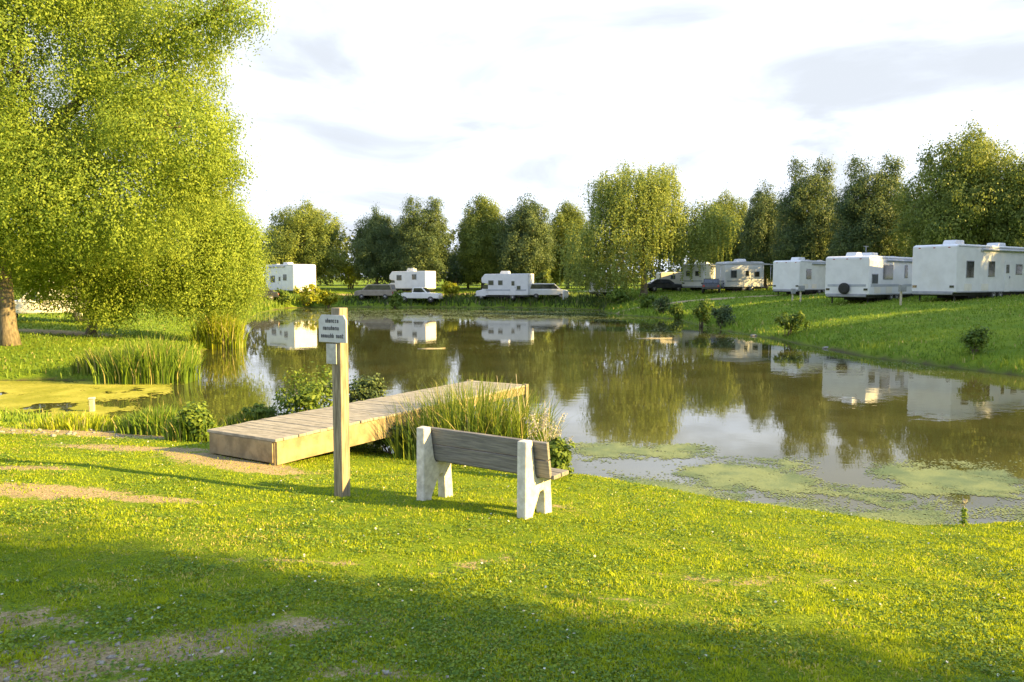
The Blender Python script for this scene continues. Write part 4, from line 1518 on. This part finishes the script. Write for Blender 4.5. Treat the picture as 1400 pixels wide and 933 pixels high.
def car(name, label, loc, rz_, kind, mat, cat="car"):
    """x forward; a bonnet, a cabin, glass, wheels, lamps"""
    root = empty(name, loc, rz_)
    tag(root, label, cat, "cars parked round the pond")
    if kind == "pickup":
        L, W = 5.4, 1.9
        low = [(-2.7, .5), (2.65, .5), (2.72, .8), (2.6, 1.12), (1.2, 1.2), (-2.65, 1.2), (-2.7, .9)]
        cab = [(-.75, 1.18), (1.25, 1.18), (.55, 1.85), (-.6, 1.88)]
    elif kind == "van":
        L, W = 4.9, 1.9
        low = [(-2.45, .45), (2.4, .45), (2.5, .75), (2.3, 1.05), (1.5, 1.15), (-2.4, 1.15)]
        cab = [(-2.4, 1.13), (1.55, 1.13), (.75, 1.85), (-2.2, 1.88)]
    else:
        L, W = 4.6, 1.8
        low = [(-2.3, .4), (2.25, .4), (2.32, .65), (2.1, .88), (1.0, .95), (-2.2, .98), (-2.3, .7)]
        cab = [(-1.9, .96), (1.05, .93), (.3, 1.45), (-1.1, 1.48)]
    MB().prism(low, -W / 2, W / 2, bevel=.07).build("body", MAT[mat], root)
    mb = MB()
    mb.prism(cab, -W / 2 + .12, W / 2 - .12, bevel=.05)
    cb = mb.build("cabin", MAT[mat], root)
    zc0, zc1 = cab[0][1], cab[2][1]
    (xa, _), (xb, _), (xc, _), (xd, _) = cab
    for s in (-1, 1):
        mb = MB()
        ix = .14
        mb.prism([(xa + (xd - xa) * .2 + ix, zc0 + .08), (xb - (xb - xc) * .2 - ix, zc0 + .08), (xc - .05, zc1 - .1), (xd + ix, zc1 - .1)], s * (W / 2 - .122), s * (W / 2 - .108))
        mb.build("side_window", MAT["glass_dark"], cb)
    a = math.atan2(zc1 - zc0, xb - xc)
    mid_ = Vector(((xb + xc) / 2 + .012, 0, (zc0 + zc1) / 2 + .012))
    mb = MB().box(mid_, (math.hypot(xb - xc, zc1 - zc0) * .78, W - .5, .02), rot=Matrix.Rotation(a, 3, "Y"))
    mb.build("windscreen", MAT["glass_dark"], cb)
    a2 = math.atan2(zc1 - zc0, xd - xa)
    mb = MB().box(((xa + xd) / 2 - .012, 0, (zc0 + zc1) / 2 + .012), (math.hypot(xd - xa, zc1 - zc0) * .7, W - .55, .02), rot=Matrix.Rotation(-a2, 3, "Y"))
    mb.build("rear_window", MAT["glass_dark"], cb)
    if kind == "pickup":
        MB().box((-1.72, 0, 1.205), (1.7, W - .3, .02)).build("cargo_bed", MAT["undercarriage"], root)
    r = .38 if kind == "pickup" else .33
    for x in (-L * .31, L * .31):
        for s in (-1, 1):
            wheel(root, x, s * (W / 2 - .09), r, s)
    for s in (-1, 1):
        MB().box((L / 2 - .02, s * W * .34, low[2][1] + .02), (.1, .34, .15), bevel=.02).build("headlight", MAT["lamp_glass"], root)
        MB().box((-L / 2 + .01, s * W * .40, low[2][1] + .08), (.08, .2, .22), bevel=.02).build("tail_lamp", MAT["tail_glass"], root)
    MB().box((L / 2 - .02, 0, .5), (.16, W * .9, .16), bevel=.03).build("bumper", MAT["rim"], root)
    return root


car("pickup_truck", "white pickup truck parked in front of the rounded camper", put(574, 99), R(-12), "pickup", "car_white", "pickup truck")
car("parked_car", "dark car at the water side of the sunlit trailer", put(352, 91), R(200), "car", "car_dark")
car("parked_car", "grey brown car under the dark pair of oval trees", put(514, 100), R(170), "van", "car_brown")
car("parked_car", "pale car parked behind the tail of the boxy motorhome", put(748, 98), R(8), "van", "car_white")
car("parked_car", "dark car in front of the low cream trailer", put(908, 94), R(5), "car", "car_dark")
car("parked_car", "dark car beside the awning caravan", put(972, 84), R(75), "car", "car_dark")
# the vehicle under the big trees
vt = put(62, 44)
car("pickup_truck", "white truck with a camper shell under the big trees", vt, R(-150), "pickup", "car_white", "pickup truck")
trailer("camper_shell", "white camper body standing on the truck bed under the big trees", vt + Vector((.9, .5, .72)), R(30), 2.9, 2.0, 1.9, z0=.55, windows=[("y-", -.2, 1.35, .7, .4)], stripe=False, cat="camper")


# ------------------------------------------------------------------ small things on the banks
def pedestal(label, px, d, h, w=.22):
    b0 = put(px, d)
    root = empty("utility_pedestal", b0, R(20))
    tag(root, label, "hookup post", "electric hookup posts by the caravans")
    MB().box((0, 0, h / 2 - .1), (.1, .1, h + .2), bevel=.01).build("post", MAT["stick_wood"], root)
    o = MB().box((0, -.09, h - .22), (w, .16, .42), bevel=.02).build("meter_box", MAT["pedestal_grey"], root)
    MB().box((0, -.175, h - .22), (w * .7, .015, .3), bevel=.005).build("lid", MAT["rv_trim"], o)
    return root


pedestal("short grey hookup post by the plain caravan, shorter of its two", 1083, 63, 1.0, .34)
pedestal("tall grey hookup post by the plain caravan, taller of its two", 1094, 61, 1.25, .5)
pedestal("grey hookup post where the largest trailer meets its neighbour", 1231, 48.5, 1.25, .5)
wb = put(773, 96)
root = empty("utility_box", wb, R(15))
tag(root, "small white upright box on the far bank by the willow", "box")
MB().box((0, 0, .55), (.6, .5, 1.1), bevel=.03).build("cabinet", MAT["rv_white"], root)
MB().box((0, -.26, .55), (.48, .03, .9), bevel=.008).build("door", MAT["rv_cream"], root)
sp = ground(126, 566)
sp = on_z(126, 562, .02)
root = empty("stake", (sp.x, sp.y, 0), R(10))
tag(root, "short pale wooden stake standing in the cove scum", "stake")
MB().box((0, 0, .1), (.12, .10, .4), bevel=.02).build("shaft", MAT["stick_wood"], root)
MB().box((0, 0, .32), (.15, .13, .05), bevel=.02).build("cap", MAT["notice_paper"], root)
# floating sticks
for i, (px, py, ln, a, lab) in enumerate([(895, 463, 2.0, 0.05, "long thin stick floating off the willow corner"),
                                          (590, 477, 1.3, .12, "short thin stick floating in the reflections behind the dock")]):
    p = on_z(px, py, .004)
    mb = MB().tube([(-ln / 2, 0, 0), (-ln * .1, .05, .012), (ln * .2, .03, .004), (ln / 2, .12, .02)], [.012, .02, .018, .008], 7)
    o = mb.build("floating_stick", MAT["stick_wood"], None, loc=p)
    o.rotation_euler = (0, 0, a)
    tag(o, lab, "stick", "sticks floating on the pond")
# pale stones at the right hand shore
stone_spots = [(1130, 476), (1352, 506), (1030, 459)]
st = []
for px, py in stone_spots:
    p = on_z(px, py, .03)
    t_ = bmesh.new()
    bmesh.ops.create_icosphere(t_, subdivisions=2, radius=1)
    for v in t_.verts:
        q = math.sin(v.co.x * 2.3 + px) * math.cos(v.co.y * 2.9 + py)
        v.co = v.co * (1 + .25 * q)
        v.co.x *= .18
        v.co.y *= .13
        v.co.z *= .07
    mb = MB()
    mb._merge(t_)
    o = mb.build("shore_stone", MAT["pebble_stone"], None, loc=p)
    o.rotation_euler = (0, 0, random.uniform(0, 3))
    tag(o, "flat pale stone at the water line below the caravans", "stone", "stones along the bank below the caravans")
